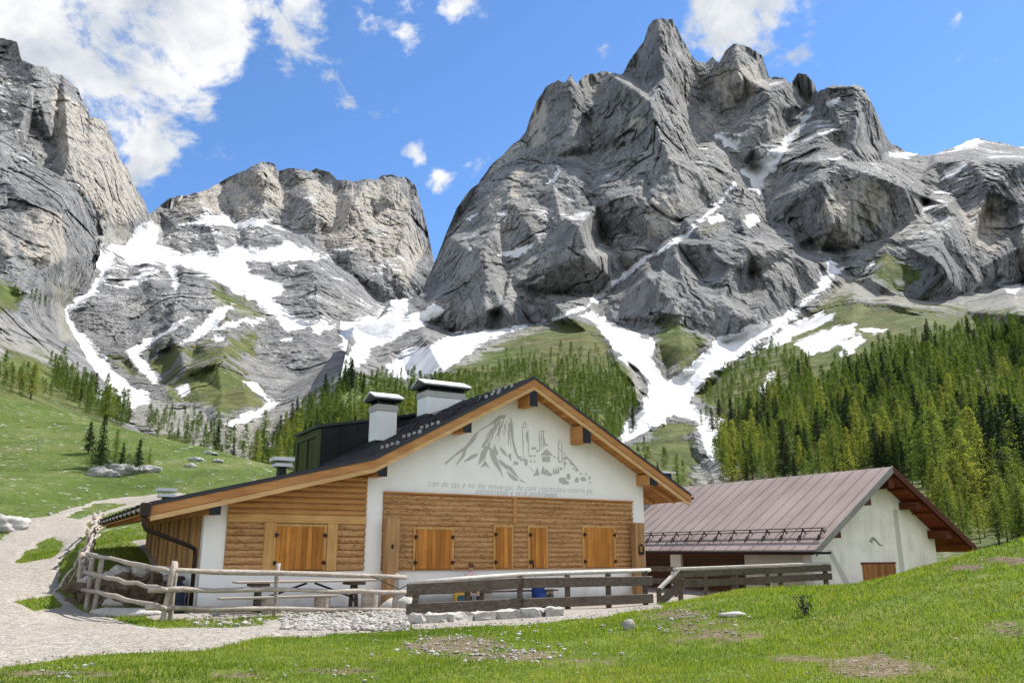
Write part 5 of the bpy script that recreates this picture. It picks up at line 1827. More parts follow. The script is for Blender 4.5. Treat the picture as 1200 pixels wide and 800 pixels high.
# the second railing behind it, along the barn wall
bf2 = thing('barn_railing', H(16.5, -1.0), 'low dark two-rail fence close in front of the barn plank wall', 'fence')
org = Vector(bf2.location)
ca, cb = col_on(757, -.2, 8, 30), col_on(900, -3.2, 8, 30)
for k in range(5):
    g = ca.lerp(cb, k / 4)
    g.z = gz(g.x, g.y)
    MB().plank(L(g - Vector((0, 0, .2))), L(g + Vector((0, 0, .95))), .11, .1, (0, 1, 0)).build('post', M_DARKWOOD, bf2, bevel=.008)
for hh in (.9, .5):
    MB().plank(L(ca + Vector((0, 0, hh))), L(cb + Vector((0, 0, hh))), .05, .16).build('plank', M_DARKWOOD, bf2, bevel=.008)

# ------------------------------------------------------------------ terrace furniture
tb = thing('picnic_table', H(2.4, -1.35), 'long weathered trestle table of thin planks before the log wing', 'table', rz=YAW)
tt = MB()
for k in range(4):
    tt.box(-1.75, 1.85, -.36 + k * .18, -.36 + k * .18 + .165, .70, .745)
tt.build('tabletop', M_GREY, tb, bevel=.006)
for x in (-1.15, 1.35):
    m = MB()
    for s in (-1, 1):
        m.plank((x - .03, s * .12, .66), (x - .03, s * .22, 0), .07, .09, (1, 0, 0))
    m.box(x - .24, x + .18, -.3, .3, .62, .695)
    m.box(x - .07, x + .01, -.24, .24, .2, .28)
    m.build('trestle', M_DARKWOOD, tb)
m = MB().plank((-1.1, 0, .3), (.05, 0, .68), .04, .05)
m.plank((.25, 0, .68), (1.3, 0, .3), .04, .05)
m.build('brace', M_BLACK, tb)
bn = thing('plank_bench', H(1.9, -2.05), 'thin plank bench resting on two log blocks behind the rail fence', 'bench', rz=YAW)
MB().box(-1.75, 1.1, -.14, .14, .36, .41).build('seat', M_GREY, bn, bevel=.006)
for x in (-.5, 1.6):
    pass
for x in (-.55, .75):
    MB().tube([(x, 0, 0), (x, 0, .355)], .19, 12, .05).build('log_block', M_GREY, bn)
lb = MB().tube([(0, 0, -.05), (0, 0, .42)], .22, 12, .05, seed=3).build('chopping_log', M_GREY)
lb.location = H(3.95, -1.9)
tag(lb, 'squat grey log standing upright beside the tall left porch post', 'log')

wb = thing('wall_bench', H(8.2, -.42), 'long low bench against the white plinth under the shutters', 'bench', rz=YAW)
MB().box(-2.6, 2.5, -.19, .19, .28, .32).build('seat', M_DARKWOOD, wb, bevel=.006)
for x in (-2.4, 0, 2.2):
    MB().box(x - .14, x + .14, -.15, .15, 0, .277).build('leg', M_GREY, wb, bevel=.01)

# blue gas bottle by the corner
M_NAVY = plain('navy_enamel', (.012, .02, .05), .35, .2)
gbt = thing('gas_bottle', H(-.55, -.7), 'dark navy gas bottle standing by the corner of the log wing', 'gas bottle')
pr = [(.0, 0), (.17, 0), (.185, .04), (.185, .56), (.16, .66), (.09, .72), (.05, .74), (.0, .74)]


def lathe(prof, n=18):
    m = MB()
    vs, fs = [], []
    for r, z in prof:
        for k in range(n):
            a = 6.28318 * k / n
            vs.append((r * math.cos(a), r * math.sin(a), z))
    for i in range(len(prof) - 1):
        for k in range(n):
            fs.append((i * n + k, i * n + (k + 1) % n, (i + 1) * n + (k + 1) % n, (i + 1) * n + k))
    return m.add(vs, fs)


lathe(pr).build('body', M_NAVY, gbt, smooth=True)
m = lathe([(.0, .74), (.035, .74), (.035, .86), (.0, .86)], 10)
m.tube([(-.16, 0, .80), (.16, 0, .80)], .02, 6)
m.box(-.18, -.12, -.03, .03, .72, .9)
m.build('valve', M_BLACK, gbt)


# backpacks
def backpack(loc, label, c0, c1, rz_, tilt=0):
    A_, B_ = plain('pack_cloth', c0, .8, 0, .15, 12), plain('pack_trim', c1, .8, 0, .15, 12)
    t = thing('backpack', loc, label, 'backpack', 'backpacks left at the bench', rz_)
    b = bmesh.new()
    bmesh.ops.create_cube(b, size=1)
    bmesh.ops.subdivide_edges(b, edges=list(b.edges), cuts=5, use_grid_fill=True)
    for v in b.verts:
        x, y, z = v.co
        r = 1 - .5 * max(0, z) ** 2 - .25 * abs(z) ** 3
        n = Vector((x, y, z)).normalized() * .62
        q = Vector((x, y, z)).lerp(n, .45)
        v.co = (q.x * .36 * r, q.y * .26 * r, (q.z + .5) * .5)
    me = bpy.data.meshes.new('pack_body')
    b.to_mesh(me)
    b.free()
    me.materials.append(A_)
    me.polygons.foreach_set('use_smooth', [True] * len(me.polygons))
    o = bpy.data.objects.new('pack_body', me)
    COL.objects.link(o)
    o.parent = t
    m = MB()
    m.box(-.12, .12, -.19, -.11, .06, .24)
    m.build('front_pocket', B_, t, bevel=.03)
    m = MB().box(-.13, .13, -.13, .12, .46, .54)
    m.build('lid', B_, t, bevel=.035)
    for s in (-1, 1):
        MB().tube([(s * .09, .12, .46), (s * .11, .18, .34), (s * .1, .16, .16), (s * .09, .11, .08)], .018, 6).build('strap', B_, t)
    return t


def col_at(u, d_, z=.2):
    t = min(np.linspace(3, 15, 2401), key=lambda t: abs(to_pix(*H(t, d_, z))[0] - u))
    return t


backpack(H(col_at(631, -.75), -.75), 'royal blue backpack leaning on the bench right of the middle fence post', (.012, .04, .19), (.02, .07, .28), YAW + .2)
backpack(H(col_at(539, -.75), -.75), 'yellow and teal backpack by the bench left of the middle fence post', (.55, .33, .05), (.03, .09, .12), YAW - .2)
bt = thing('grey_bag', H(col_at(645, -.72), -.72), 'small dark grey bag lying beside the royal blue backpack', 'bag')
m = lathe([(0, 0), (.10, .01), (.12, .08), (.09, .17), (.03, .2), (0, .2)], 12)
m.build('bag_body', plain('grey_cloth', (.06, .06, .065), .8), bt, smooth=True)
MB().tube([(-.05, 0, .18), (0, 0, .26), (.05, 0, .18)], .01, 6).build('handle', M_BLACK, bt)
tp = thing('trekking_pole', H(col_at(628, -.6), -.6), 'thin trekking pole with black grip leaning on the bench', 'trekking pole', rz=YAW)
MB().tube([(.06, -.1, 0), (0, .1, 1.0)], .010, 6).build('shaft', M_ZINC, tp)
MB().tube([(0, .1, .98), (-.01, .12, 1.08), (-.04, .12, 1.2)], [.022, .026, .03], 8).build('grip', M_BLACK, tp, smooth=True)


# seated hiker
def person():
    sk = [('pelvis', (0, 0, .52), .15, None), ('belly', (0, .02, .68), .135, 0), ('chest', (0, .03, .88), .15, 1), ('neck0', (0, .02, 1.02), .075, 2), ('neck', (0, 0, 1.08), .052, 3), ('jaw', (0, -.02, 1.15), .066, 4), ('head', (0, -.01, 1.23), .088, 5), ('crown', (0, 0, 1.30), .062, 6)]
    for s in (-1, 1):
        k = len(sk)
        sk += [('hip', (s * .10, -.04, .50), .095, 0), ('knee', (s * .13, -.46, .50), .062, k), ('calf', (s * .13, -.47, .30), .056, k + 1), ('ankle', (s * .13, -.45, .09), .038, k + 2), ('toe', (s * .14, -.62, .04), .036, k + 3)]
        k = len(sk)
        sk += [('shoulder', (s * .18, .02, .97), .062, 2), ('elbow', (s * .25, -.06, .70), .042, k), ('wrist', (s * .16, -.30, .60), .029, k + 1), ('hand', (s * .13, -.38, .575), .034, k + 2), ('finger', (s * .12, -.46, .565), .014, k + 3)]
    me = bpy.data.meshes.new('person')
    me.from_pydata([p[1] for p in sk], [(p[3], i) for i, p in enumerate(sk) if p[3] is not None], [])
    o = bpy.data.objects.new('person_source', me)
    COL.objects.link(o)
    md = o.modifiers.new('skin', 'SKIN')
    sv = me.skin_vertices[0].data
    for i, p in enumerate(sk):
        sv[i].radius = (p[2], p[2])
        sv[i].use_root = i == 0
    o.modifiers.new('sub', 'SUBSURF').levels = 2
    o.modifiers['sub'].render_levels = 2
    dg = bpy.context.evaluated_depsgraph_get()
    out = bpy.data.meshes.new_from_object(o.evaluated_get(dg))
    bpy.data.objects.remove(o)
    out.materials.clear()
    for mm in (plain('skin_tone', (.50, .27, .18), .5), plain('pale_pink_shirt', (.68, .50, .50), .8), plain('dark_shorts', (.03, .03, .04), .8), plain('navy_socks', (.012, .015, .035), .8)):
        out.materials.append(mm)
    for p in out.polygons:
        c = p.center
        p.use_smooth = True
        if c.z > 1.05:
            p.material_index = 0
        elif c.z > .60 and c.y > -.14:
            p.material_index = 1
        elif c.z > .42 and c.y > -.40 and abs(c.x) < .22 and not (c.z > .555 and c.y < -.2):
            p.material_index = 2
        elif c.z < .26:
            p.material_index = 3
        else:
            p.material_index = 0
    b = bpy.data.objects.new('person', out)
    COL.objects.link(b)
    hair = lathe([(.102, 1.22), (.104, 1.26), (.09, 1.32), (.05, 1.355), (0, 1.362)], 16)
    for i, v in enumerate(hair.v):
        hair.v[i] = (v[0], v[1] * 1.05 + .012, v[2] + (.025 if v[1] < 0 and v[2] < 1.3 else 0))
    hair.build('hair', plain('auburn_hair', (.16, .05, .02), .6), b, smooth=True)
    m = MB().box(-.075, .075, -.118, -.085, 1.205, 1.24)
    m.build('sunglasses', M_BLACK, b, bevel=.008)
    m = MB().add([(0, -.095, 1.205), (-.014, -.10, 1.175), (.014, -.10, 1.175), (0, -.125, 1.18)], [(0, 1, 3), (0, 3, 2), (1, 2, 3), (0, 2, 1)])
    m.build('nose', out.materials[0], b)
    return b


hk = person()
hk.scale = (.84, .84, .84)
hk.location = H(col_at(552, -.5, 1.0), -.5, -.0)
hk.rotation_euler = (0, 0, YAW - .2)
tag(hk, 'seated hiker with auburn hair, sunglasses and pale shirt on the wall bench', 'person')

# ------------------------------------------------------------------ stone things on the left
def rock(name, loc, size, seed, label, cat, group=None, mat=None, tint=.8, sub=4, flat=1.0, parent=None):
    b = bmesh.new()
    bmesh.ops.create_icosphere(b, subdivisions=sub, radius=1)
    v = np.array([q.co for q in b.verts])
    n = .5 * pnoise(v[:, 0] * 1.1, v[:, 1] * 1.1, v[:, 2] * 1.1, seed) + .28 * ridged(v[:, 0] * 2.2, v[:, 1] * 2.2, v[:, 2] * 2.2, seed + 1) + .1 * pnoise(v[:, 0] * 6, v[:, 1] * 6, v[:, 2] * 6, seed + 2)
    v = v * (1 + n)[:, None] * np.array(size)
    for q, c in zip(b.verts, v):
        q.co = c
    me = bpy.data.meshes.new(name)
    b.to_mesh(me)
    b.free()
    me.materials.append(mat or PEBBLE)
    me.polygons.foreach_set('use_smooth', [True] * len(me.polygons))
    a = me.attributes.new('tint', 'FLOAT', 'POINT')
    a.data.foreach_set('value', np.clip(tint + .3 * pnoise(v[:, 0] * 3, v[:, 1] * 3, v[:, 2] * 3, seed + 5), 0, 1).astype(np.float32))
    o = bpy.data.objects.new(name, me)
    o.location = loc
    COL.objects.link(o)
    if parent:
        o.parent = parent
    if label:
        tag(o, label, cat, group)
    return o


g = hit(6, 622)
rock('boulder', (g[0], g[1], g[2] + .12), (1.0, .8, .5), 5, 'big pale boulder on the grass bank left of the track', 'boulder', tint=.75)

# dry stone retaining wall with pale coping, and the heap on it
sw = thing('stone_wall', H(-1.4, 1.7), 'dark earth-coloured dry stone wall with pale coping slabs left of the chalet', 'wall', rz=YAW)
M_EARTHSTONE = pebble_material('earthy_stone', ((.07, .05, .035), (.16, .125, .09), (.05, .036, .025)))
rr = random.Random(2)
b = bmesh.new()
bmesh.ops.create_grid(b, x_segments=44, y_segments=20, size=1)
for v in b.verts:
    x, z = v.co.x, (v.co.y + 1) / 2
    q = pnoise([x * 7], [z * 4], [0.2], 8)[0] + .5 * pnoise([x * 17], [z * 9], [0.7], 9)[0]
    v.co = (x * 1.25, -.12 + .16 * z + .13 * q, -.2 + z * (.86 - .2 * max(0, x * 1.2 - .3)))
b.normal_update()
bmesh.ops.solidify(b, geom=list(b.faces), thickness=-.4)
me = bpy.data.meshes.new('stone_face')
b.to_mesh(me)
b.free()
me.materials.append(M_EARTHSTONE)
a = me.attributes.new('tint', 'FLOAT', 'POINT')
a.data.foreach_set('value', [rr.random() for _ in me.vertices])
o = bpy.data.objects.new('stone_face', me)
COL.objects.link(o)
o.parent = sw
for k, (x0, x1) in enumerate(((-1.1, -.45), (-.40, .15), (.2, .85))):
    q = rock('coping_slab', ((x0 + x1) / 2, .1, .66 - .02 * k), ((x1 - x0) * .45, .24, .08), 30 + k, None, None, tint=.9, sub=2, parent=sw)
sh_names = ['flat pale stone at the foot of the heap', 'rounded pinkish stone on top of the heap', 'grey wedge stone in the middle of the heap', 'long pale stone on the right flank of the heap', 'small white stone at the left of the heap', 'dark hollowed stone in the heap centre', 'pale slab at the heap back', 'small grey stone at the right end of the heap', 'blocky pale stone under the topmost stone']
for k in range(9):
    x, y = (-.9 + .24 * k), .55 + .2 * math.sin(k * 2.1)
    zz = .98 + .32 * math.exp(-((k - 4) / 2.2) ** 2) * (1 if k % 2 else .6)
    px_, py_, _ = H(-1.4 + x, 1.7 + y)
    zz = max(.62, gz(px_, py_)) + zz - .93
    rock('heap_stone', (px_, py_, zz), (.24, .2, .15), 60 + k, sh_names[k] + ' left of the chalet', 'stone', 'stones heaped on the dry stone wall', tint=.75, sub=3)
hp = MB().box(-1.1, 1.1, .38, 1.5, -.2, .62)
hp.build('earth_fill', M_EARTHSTONE, sw)

# white slab stones at the fence foot
for k, (u, v, s, lab) in enumerate(((150, 722, (.75, .3, .12), 'long white slab lying at the foot of the rail fence'), (473, 716, (.30, .22, .22), 'pale boulder leaning on another at the right end of the rubble bank'), (458, 716, (.26, .2, .2), 'rounded pale boulder on the rubble bank beside the left porch post'), (125, 712, (.35, .2, .12), 'pinkish stone between the two corner posts of the rail fence'), (1031, 655, (0, 0, 0), ''), (713, 757, (.09, .07, .07), ''), (737, 738, (.09, .08, .10), 'dark upright stone in the grass below the plank fence'), (858, 723, (.17, .12, .04), 'flat white stone lying in the grass of the hummock'))):
    if not lab:
        continue
    g = hit(u, v)
    o = rock('field_stone', (g[0], g[1], g[2] + s[2] * .4), s, 90 + k, lab, 'stone', tint=.2 if 'dark' in lab else .9, sub=2)

# clump of dead thistle on the hummock
g = hit(943, 722)
tw = thing('shrub', g, 'little dark leafless shrub on the green hummock', 'shrub')
m = MB()
rr = random.Random(8)
for k in range(14):
    a = rr.uniform(0, 6.28)
    l = rr.uniform(.1, .3)
    m.tube([(0, 0, 0), (math.cos(a) * l * .3, math.sin(a) * l * .3, l * .6), (math.cos(a) * l * .55, math.sin(a) * l * .55, l)], [.008, .006, .003], 4)
m.build('stem', M_DARKWOOD, tw)
m = MB()
for k in range(140):
    a, l = rr.uniform(0, 6.28), rr.uniform(.02, .3)
    c = Vector((math.cos(a) * l * .5, math.sin(a) * l * .5, rr.uniform(.02, .28)))
    d = Vector([rr.uniform(-1, 1) for _ in range(3)]).normalized() * .03
    e = Vector([rr.uniform(-1, 1) for _ in range(3)]).normalized() * .02
    m.add([c - d, c + e, c + d], [(0, 1, 2)])
m.build('leaves', plain('dark_leaf', (.03, .05, .015), .7), tw)

# ------------------------------------------------------------------ trees
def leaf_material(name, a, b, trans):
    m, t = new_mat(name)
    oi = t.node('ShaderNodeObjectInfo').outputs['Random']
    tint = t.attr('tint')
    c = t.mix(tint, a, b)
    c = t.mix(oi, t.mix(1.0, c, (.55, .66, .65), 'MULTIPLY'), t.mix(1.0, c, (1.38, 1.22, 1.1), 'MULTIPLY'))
    t.put(t.bsdf.inputs['Base Color'], c)
    t.bsdf.inputs['Roughness'].default_value = .7
    t.bsdf.inputs['Specular IOR Level'].default_value = .1
    tr = t.node('ShaderNodeBsdfTranslucent')
    t.put(tr.inputs['Color'], t.mix(1.0, c, (1.25, 1.2, .7), 'MULTIPLY'))
    mx = t.node('ShaderNodeMixShader')
    mx.inputs[0].default_value = trans
    t.l.new(t.bsdf.outputs[0], mx.inputs[1])
    t.l.new(tr.outputs[0], mx.inputs[2])
    t.l.new(mx.outputs[0], t.out.inputs['Surface'])
    return m


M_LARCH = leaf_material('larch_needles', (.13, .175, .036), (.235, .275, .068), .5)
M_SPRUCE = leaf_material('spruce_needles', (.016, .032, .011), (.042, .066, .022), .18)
M_BARK = wood('conifer_bark', (.07, .05, .038), (.15, .115, .09), 2, .5)


def crown_arrays(H_, R, seed, kind, dens=1.0):
    """crown as many small needle sprays along drooping branches; unit metres, base at 0"""
    r = np.random.default_rng(seed)
    tri, tint = [], []
    z0 = H_ * (.10 if kind == 'spruce' else .13) * r.uniform(.7, 1.4)
    nw = int((46 if kind == 'spruce' else 42) * dens ** .5)
    lean = r.uniform(-.02, .02, 2)
    for i in range(nw):
        t = (i + r.uniform(-.4, .4)) / nw
        t = min(max(t, 0), .995)
        z = z0 + (H_ - z0) * t
        prof = (1 - t) ** (.9 if kind == 'spruce' else .72) * min(1, .5 + t * 3) * 1.1
        nb = int(r.integers(4, 7))
        for k in range(nb):
            an = r.uniform(0, 6.283)
            ln = R * prof * r.uniform(.55, 1.12) + .12
            if r.random() < .06:
                continue
            droop = (-.28 if kind == 'spruce' else -.05) * ln
            ns = max(3, int(ln / R * (12 if kind == 'spruce' else 12) * dens))
            s = (np.arange(ns) + r.uniform(0, 1, ns)) / ns
            s = s ** .75
            px = lean[0] * z + np.cos(an) * ln * s
            py = lean[1] * z + np.sin(an) * ln * s
            pz = z + droop * s ** 1.5 + .12 * ln * np.sin(s * 3.1)
            sz = H_ * (.023 if kind == 'spruce' else .021) * (1.15 - .5 * s) * r.uniform(.7, 1.3, ns) / dens ** .5
            for q in range(ns):
                c = np.array([px[q], py[q], pz[q]]) + r.normal(0, sz[q] * .5, 3)
                a = r.normal(size=3)
                a[2] *= .6
                a /= np.linalg.norm(a)
                b = np.cross(a, r.normal(size=3))
                b /= np.linalg.norm(b) + 1e-9
                tri.append([c - a * sz[q] * 1.25, c + b * sz[q] * .7 + a * .2 * sz[q], c + a * sz[q] * 1.25 - np.array([0, 0, .35 * sz[q]])])
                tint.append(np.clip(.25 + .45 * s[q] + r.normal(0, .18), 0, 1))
    return np.array(tri, np.float32).reshape(-1, 3), np.repeat(np.array(tint, np.float32), 3)


def tree_proto(kind, seed):
    H_ = 10.0
    R = H_ * (.19 if kind == 'spruce' else .225) * (1 + .1 * ((seed * 37) % 5 - 2) / 2)
    co, ti = crown_arrays(H_, R, seed, kind)
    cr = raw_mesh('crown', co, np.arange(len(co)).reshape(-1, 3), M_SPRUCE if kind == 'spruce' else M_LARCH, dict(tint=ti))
    tk = MB().tube([(0, 0, -.4), (0, 0, 1.5), (.03, 0, 5), (0, 0, 9.3)], [.16, .125, .08, .02], 7).build('trunk', M_BARK, smooth=True)
    cm, tm = cr.data, tk.data
    bpy.data.objects.remove(cr)
    bpy.data.objects.remove(tk)
    return cm, tm


PROTO = {'larch': [tree_proto('larch', 10 + i) for i in range(6)], 'spruce': [tree_proto('spruce', 30 + i) for i in range(4)]}
LOW = {'larch': [crown_arrays(10, 2.2, 50 + i, 'larch', .4) for i in range(5)], 'spruce': [crown_arrays(10, 1.9, 60 + i, 'spruce', .35) for i in range(3)]}


def plant(kind, p, h, label, group=None, wide=1.0, name=None):
    cm, tm = random.choice(PROTO[kind])
    t = thing((kind if kind == 'larch' else 'spruce') + '_tree' if not name else name, p, label, 'tree', group, random.uniform(0, 6.28))
    t.scale = (h / 10 * wide, h / 10 * wide, h / 10)
    for nm, me in (('crown', cm), ('trunk', tm)):
        o = bpy.data.objects.new(nm, me)
        COL.objects.link(o)
        o.parent = t
    return t


def in_poly(poly, u, v):
    c = False
    n = len(poly)
    for i in range(n):
        ax, ay = poly[i]
        bx_, by_ = poly[(i + 1) % n]
        if (ay > v) != (by_ > v) and u < (bx_ - ax) * (v - ay) / (by_ - ay) + ax:
            c = not c
    return c


def scatter_trees(poly, layer, tries, hm, kx, ky, seed, spruce=.05, skip=None, clump=None):
    rr = random.Random(seed)
    out = []
    us, vs = [p[0] for p in poly], [p[1] for p in poly]
    for _ in range(tries):
        u, v = rr.uniform(min(us), max(us)), rr.uniform(min(vs), max(vs))
        if not in_poly(poly, u, v) or (skip and any(in_poly(s_, u, v) for s_ in skip)):
            continue
        if clump and pnoise([u / 26.], [v / 16.], [seed + .5], 77)[0] < clump:
            continue
        p = layer.at(u, v)
        h = rr.uniform(hm[0] * .8, hm[1]) * (1 if rr.random() > .25 else rr.uniform(.45, .8))
        px = h * F / p[1]
        if any(abs(u - a[0]) < kx * px and abs(v - a[1]) < ky * px for a in out):
            continue
        out.append((u, v, px, p, h, 'spruce' if rr.random() < spruce + (.55 if pnoise([u / 55.], [v / 38.], [.5], 78)[0] > .22 and spruce > .05 else 0) else 'larch'))
    return out


SNOWGAPS = [[(925, 400), (960, 387), (1010, 380), (1000, 395), (965, 416), (935, 416)], [(885, 455), (905, 433), (914, 440), (897, 466)], [(862, 421), (905, 393), (980, 365), (975, 376), (915, 406), (875, 422)]]
FOREST = []
# the wood on the right hand slope
FOREST += [('slope', t) for t in scatter_trees([(852, 505), (870, 490), (905, 462), (950, 440), (1000, 436), (1030, 412), (1060, 406), (1110, 398), (1200, 388), (1290, 384), (1290, 615), (1130, 608), (1085, 585), (1050, 560), (850, 572), (838, 540)], MAIN, 9000, (11, 18), .14, .12, 1, .10, SNOWGAPS, -.42)]
FOREST += [('slope', t) for t in scatter_trees([(840, 440), (870, 420), (905, 405), (930, 420), (960, 420), (900, 460), (855, 490), (820, 480)], MAIN, 500, (9, 14), .2, .22, 11, .05, SNOWGAPS, .0)]
FOREST += [('slope', t) for t in scatter_trees([(1085, 590), (1140, 606), (1290, 610), (1290, 645), (1150, 640), (1110, 632)], MAIN, 500, (4, 8.5), .13, .10, 15, .05)]
# the round hill in the middle
FOREST += [('hill', t) for t in scatter_trees([(520, 452), (560, 440), (600, 432), (650, 438), (700, 436), (725, 440), (742, 455), (748, 478), (735, 500), (720, 520), (640, 500), (600, 470), (540, 480), (500, 480)], MAIN, 5000, (6.5, 12), .2, .2, 2, .06, None, -.3)]
FOREST += [('hill', t) for t in scatter_trees([(590, 420), (640, 412), (700, 412), (722, 430), (650, 436), (600, 430)], MAIN, 130, (6, 10), .3, .3, 12, .05)]
# the scrubby wood behind the chimneys
FOREST += [('knoll', t) for t in scatter_trees([(292, 552), (310, 525), (335, 502), (360, 480), (382, 462), (405, 446), (440, 452), (500, 448), (530, 455), (520, 500), (440, 520), (400, 545), (330, 560)], MAIN, 2400, (6.5, 13), .16, .16, 3, .08, [[(392, 472), (415, 458), (424, 476), (400, 492)]])]
# along the foot of the crag and the torrent bed on the left
FOREST += [('crag foot', t) for t in scatter_trees([(58, 428), (75, 432), (100, 452), (125, 470), (146, 486), (154, 505), (120, 496), (85, 476), (62, 458)], CRAG, 900, (8, 14), .15, .13, 4, .10)]
FOREST += [('crag foot', t) for t in scatter_trees([(-40, 440), (20, 440), (50, 455), (60, 470), (30, 470), (-40, 452)], CRAG, 160, (7, 13), .28, .2, 5, .0)]
FOREST += [('torrent', t) for t in scatter_trees([(168, 500), (200, 486), (240, 500), (300, 535), (290, 556), (240, 540), (190, 522)], FAR, 400, (6, 11), .24, .2, 6, .05)]
FOREST += [('valley', t) for t in scatter_trees([(735, 548), (755, 532), (775, 545), (800, 556), (812, 580), (760, 585)], MAIN, 60, (7, 11), .45, .3, 7, .1)]
# single trees read off the picture
for u, v, h, k in ((1110, 612, 8.5, 'larch'), (1122, 606, 9, 'larch'), (1100, 600, 8, 'larch'), (1135, 612, 7.5, 'larch'), (1190, 606, 10, 'larch'), (1175, 598, 11, 'larch'), (1205, 612, 9, 'larch'), (1155, 588, 9, 'larch')):
    FOREST.append(('slope', (u, v, h * F / MAIN.at(u, v)[1], MAIN.at(u, v), h, k)))
for u, v in ((1022, 462), (1030, 470), (1037, 452), (1044, 468), (1050, 455), (1058, 470), (1040, 480), (1026, 480), (1160, 545), (1172, 552), (1184, 545), (1168, 530), (1012, 448), (1064, 452), (1050, 488), (1195, 560), (995, 515), (1085, 540)):
    p = MAIN.at(u, v)
    FOREST.append(('slope', (u, v, 17 * F / p[1], p, random.uniform(14, 19), 'spruce')))
for u, v, h in ((410, 458, 15), (380, 470, 12), (404, 462, 12), (742, 505, 13), (835, 505, 12), (843, 492, 12), (828, 492, 9), (822, 500, 9)):
    p = MAIN.at(u, v)
    FOREST.append(('knoll' if u < 500 else 'slope', (u, v, h * F / p[1], p, h, 'spruce')))
for u, v, h in ((40, 355, 11), (46, 358, 10), (52, 360, 10), (36, 350, 8), (16, 345, 8)):
    p = CRAG.at(u, v)
    FOREST.append(('crag foot', (u, v, h * F / p[1], p, h, 'spruce')))
TEXT = {('slope', 'larch'): 'feathery bright green larch in the wood climbing the slope behind the barn', ('slope', 'spruce'): 'dark narrow spruce among the bright larches on the slope behind the barn',
        ('hill', 'larch'): 'feathery green larch on the round wooded hill rising behind the chalet ridge', ('hill', 'spruce'): 'dark spruce on the round wooded hill rising behind the chalet ridge',
        ('knoll', 'larch'): 'pale green larch on the rocky knoll behind the chalet chimneys', ('knoll', 'spruce'): 'dark spruce on the rocky knoll behind the chalet chimneys',
        ('crag foot', 'larch'): 'thin pale larch on the grassy foot of the left crag', ('crag foot', 'spruce'): 'small dark spruce on the left crag and its foot',
        ('torrent', 'larch'): 'slender pale larch in the stony torrent bed beyond the meadow', ('torrent', 'spruce'): 'small spruce in the stony torrent bed beyond the meadow',
        ('valley', 'larch'): 'lone pale larch on the stony ground below the snow fan', ('valley', 'spruce'): 'small spruce on the stony ground below the snow fan'}
GROUP = {'slope': 'trees of the wood behind the barn', 'hill': 'trees of the round hill', 'knoll': 'trees of the rocky knoll', 'crag foot': 'trees at the foot of the crag', 'torrent': 'trees in the torrent bed', 'valley': 'trees below the snow fan'}
FOREST.sort(key=lambda f: -f[1][2])
count = {'larch': 0, 'spruce': 0}
rest = []
for zone, (u, v, px, p, h, kind) in FOREST:
    if count[kind] < 280:
        count[kind] += 1
        plant(kind, p, h, TEXT[(zone, kind)], GROUP[zone] + (' (spruces)' if kind == 'spruce' else ''), random.uniform(.8, 1.45))
    else:
        rest.append((p, h, kind))
print('FOREST', len(FOREST), count, len(rest))
co, ti = [], []
for p, h, kind in rest:
    c, t = random.choice(LOW[kind])
    a = random.uniform(0, 6.28)
    s = h / 10
    w_ = s * random.uniform(.9, 1.5)
    ca, sa = math.cos(a), math.sin(a)
    co.append(np.stack([(c[:, 0] * ca - c[:, 1] * sa) * w_ + p[0], (c[:, 0] * sa + c[:, 1] * ca) * w_ + p[1], c[:, 2] * s + p[2]], -1))
    ti.append(np.clip(t * random.uniform(.6, 1.25), 0, 1))
if co:
    co, ti = np.concatenate(co), np.concatenate(ti)
    o = raw_mesh('far_wood', co, np.arange(len(co)).reshape(-1, 3), M_LARCH, dict(tint=ti))
    tag(o, 'far larches of the upper wood and the hill merging into one mass', 'wood', kind='stuff')

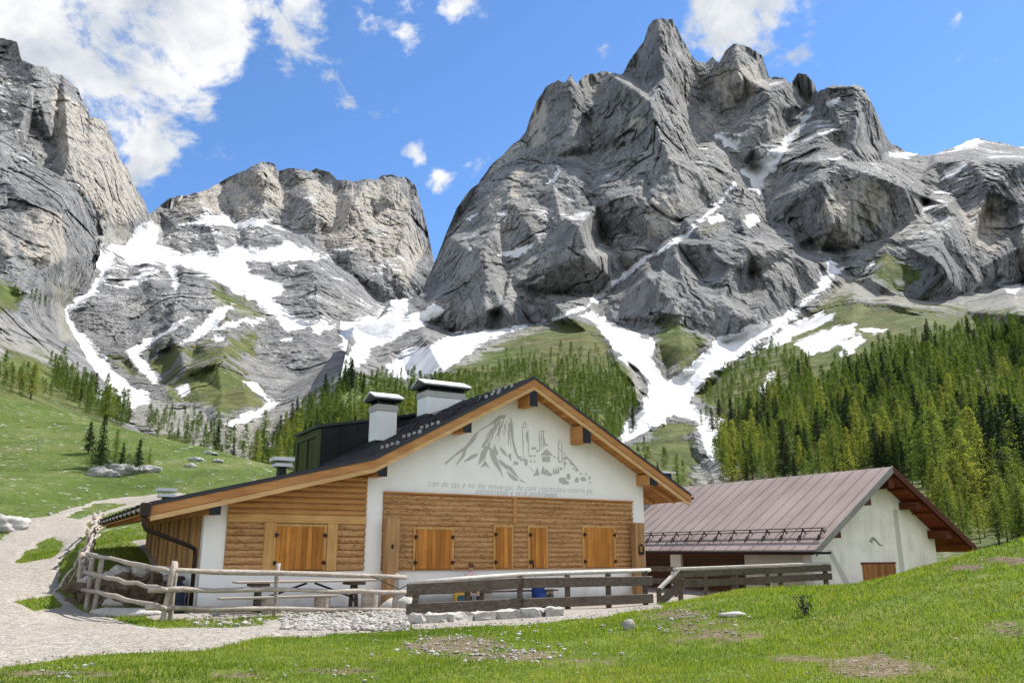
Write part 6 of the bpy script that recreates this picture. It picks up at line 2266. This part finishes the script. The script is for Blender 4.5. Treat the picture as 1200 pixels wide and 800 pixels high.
# the outcrop on the meadow and its handful of trees
for u, v, h, wide, kind, lab in ((103, 533, 3.6, 1.25, 'spruce', 'stout dark little spruce standing alone left of the meadow outcrop'), (116, 551, 5.2, .8, 'spruce', 'tall thin spruce at the left end of the meadow outcrop'), (134, 545, 3.6, .75, 'larch', 'thin half bare larch in the middle of the meadow outcrop'),
                              (141, 556, 2.8, .9, 'spruce', 'small pointed spruce before the pale rock of the meadow outcrop'), (160, 553, 3.0, 1.25, 'spruce', 'broad little spruce at the right part of the meadow outcrop'), (174, 551, 2.2, .8, 'larch', 'tiny faint larch at the right tip of the meadow outcrop')):
    g = hit(u, v)
    plant(kind, (g[0], g[1], g[2] - .1), h, lab, None, wide * 1.15)
M_OUTCROP = pebble_material('outcrop_rock', ((.24, .235, .22), (.46, .45, .43), (.10, .10, .09)))
for k, (u, v, s, lab) in enumerate(((114, 558, (1.5, 1.0, .8), 'dark fissured rock at the left end of the meadow outcrop'), (124, 560, (1.6, 1.0, .6), 'grey rock at the front of the meadow outcrop'), (136, 553, (2.2, 1.2, .8), 'pale humped rock in the middle of the meadow outcrop'), (150, 555, (1.5, 1.0, .7), 'small grey rock behind the broad spruce of the outcrop'), (170, 553, (1.8, 1.0, .6), 'pale pointed slab at the right tip of the meadow outcrop'),
                                   (230, 540, (1.2, .8, .4), 'low pale rock in the grass right of the outcrop'), (245, 533, (1.4, .9, .35), 'low grey rock at the upper rim of the meadow'), (223, 549, (.8, .6, .35), 'small white rock in the grass above the chalet eave'), (255, 543, (.9, .6, .3), 'flat grey rock in the meadow above the chalet roof'))):
    g = hit(u, v)
    rock('rock', (g[0], g[1], g[2] + .02), (s[0] * .62, s[1] * .7, s[2] * .75), 120 + k, lab, 'rock', mat=M_OUTCROP, tint=.1 if k == 0 else .55)
for k, (u, v) in enumerate(((110, 552), (122, 553), (128, 556), (146, 551), (152, 558), (165, 556), (116, 548))):
    g = hit(u, v)
    co, ti = crown_arrays(2.0, 1.3, 80 + k, 'spruce', .8)
    o = raw_mesh('dwarf_pine', co, np.arange(len(co)).reshape(-1, 3), M_SPRUCE, dict(tint=ti * .5))
    o.location = (g[0], g[1] - .6, g[2] + .05)
    tag(o, 'low dark dwarf pine hugging the rocks of the meadow outcrop', 'shrub', 'dwarf pines on the outcrop')
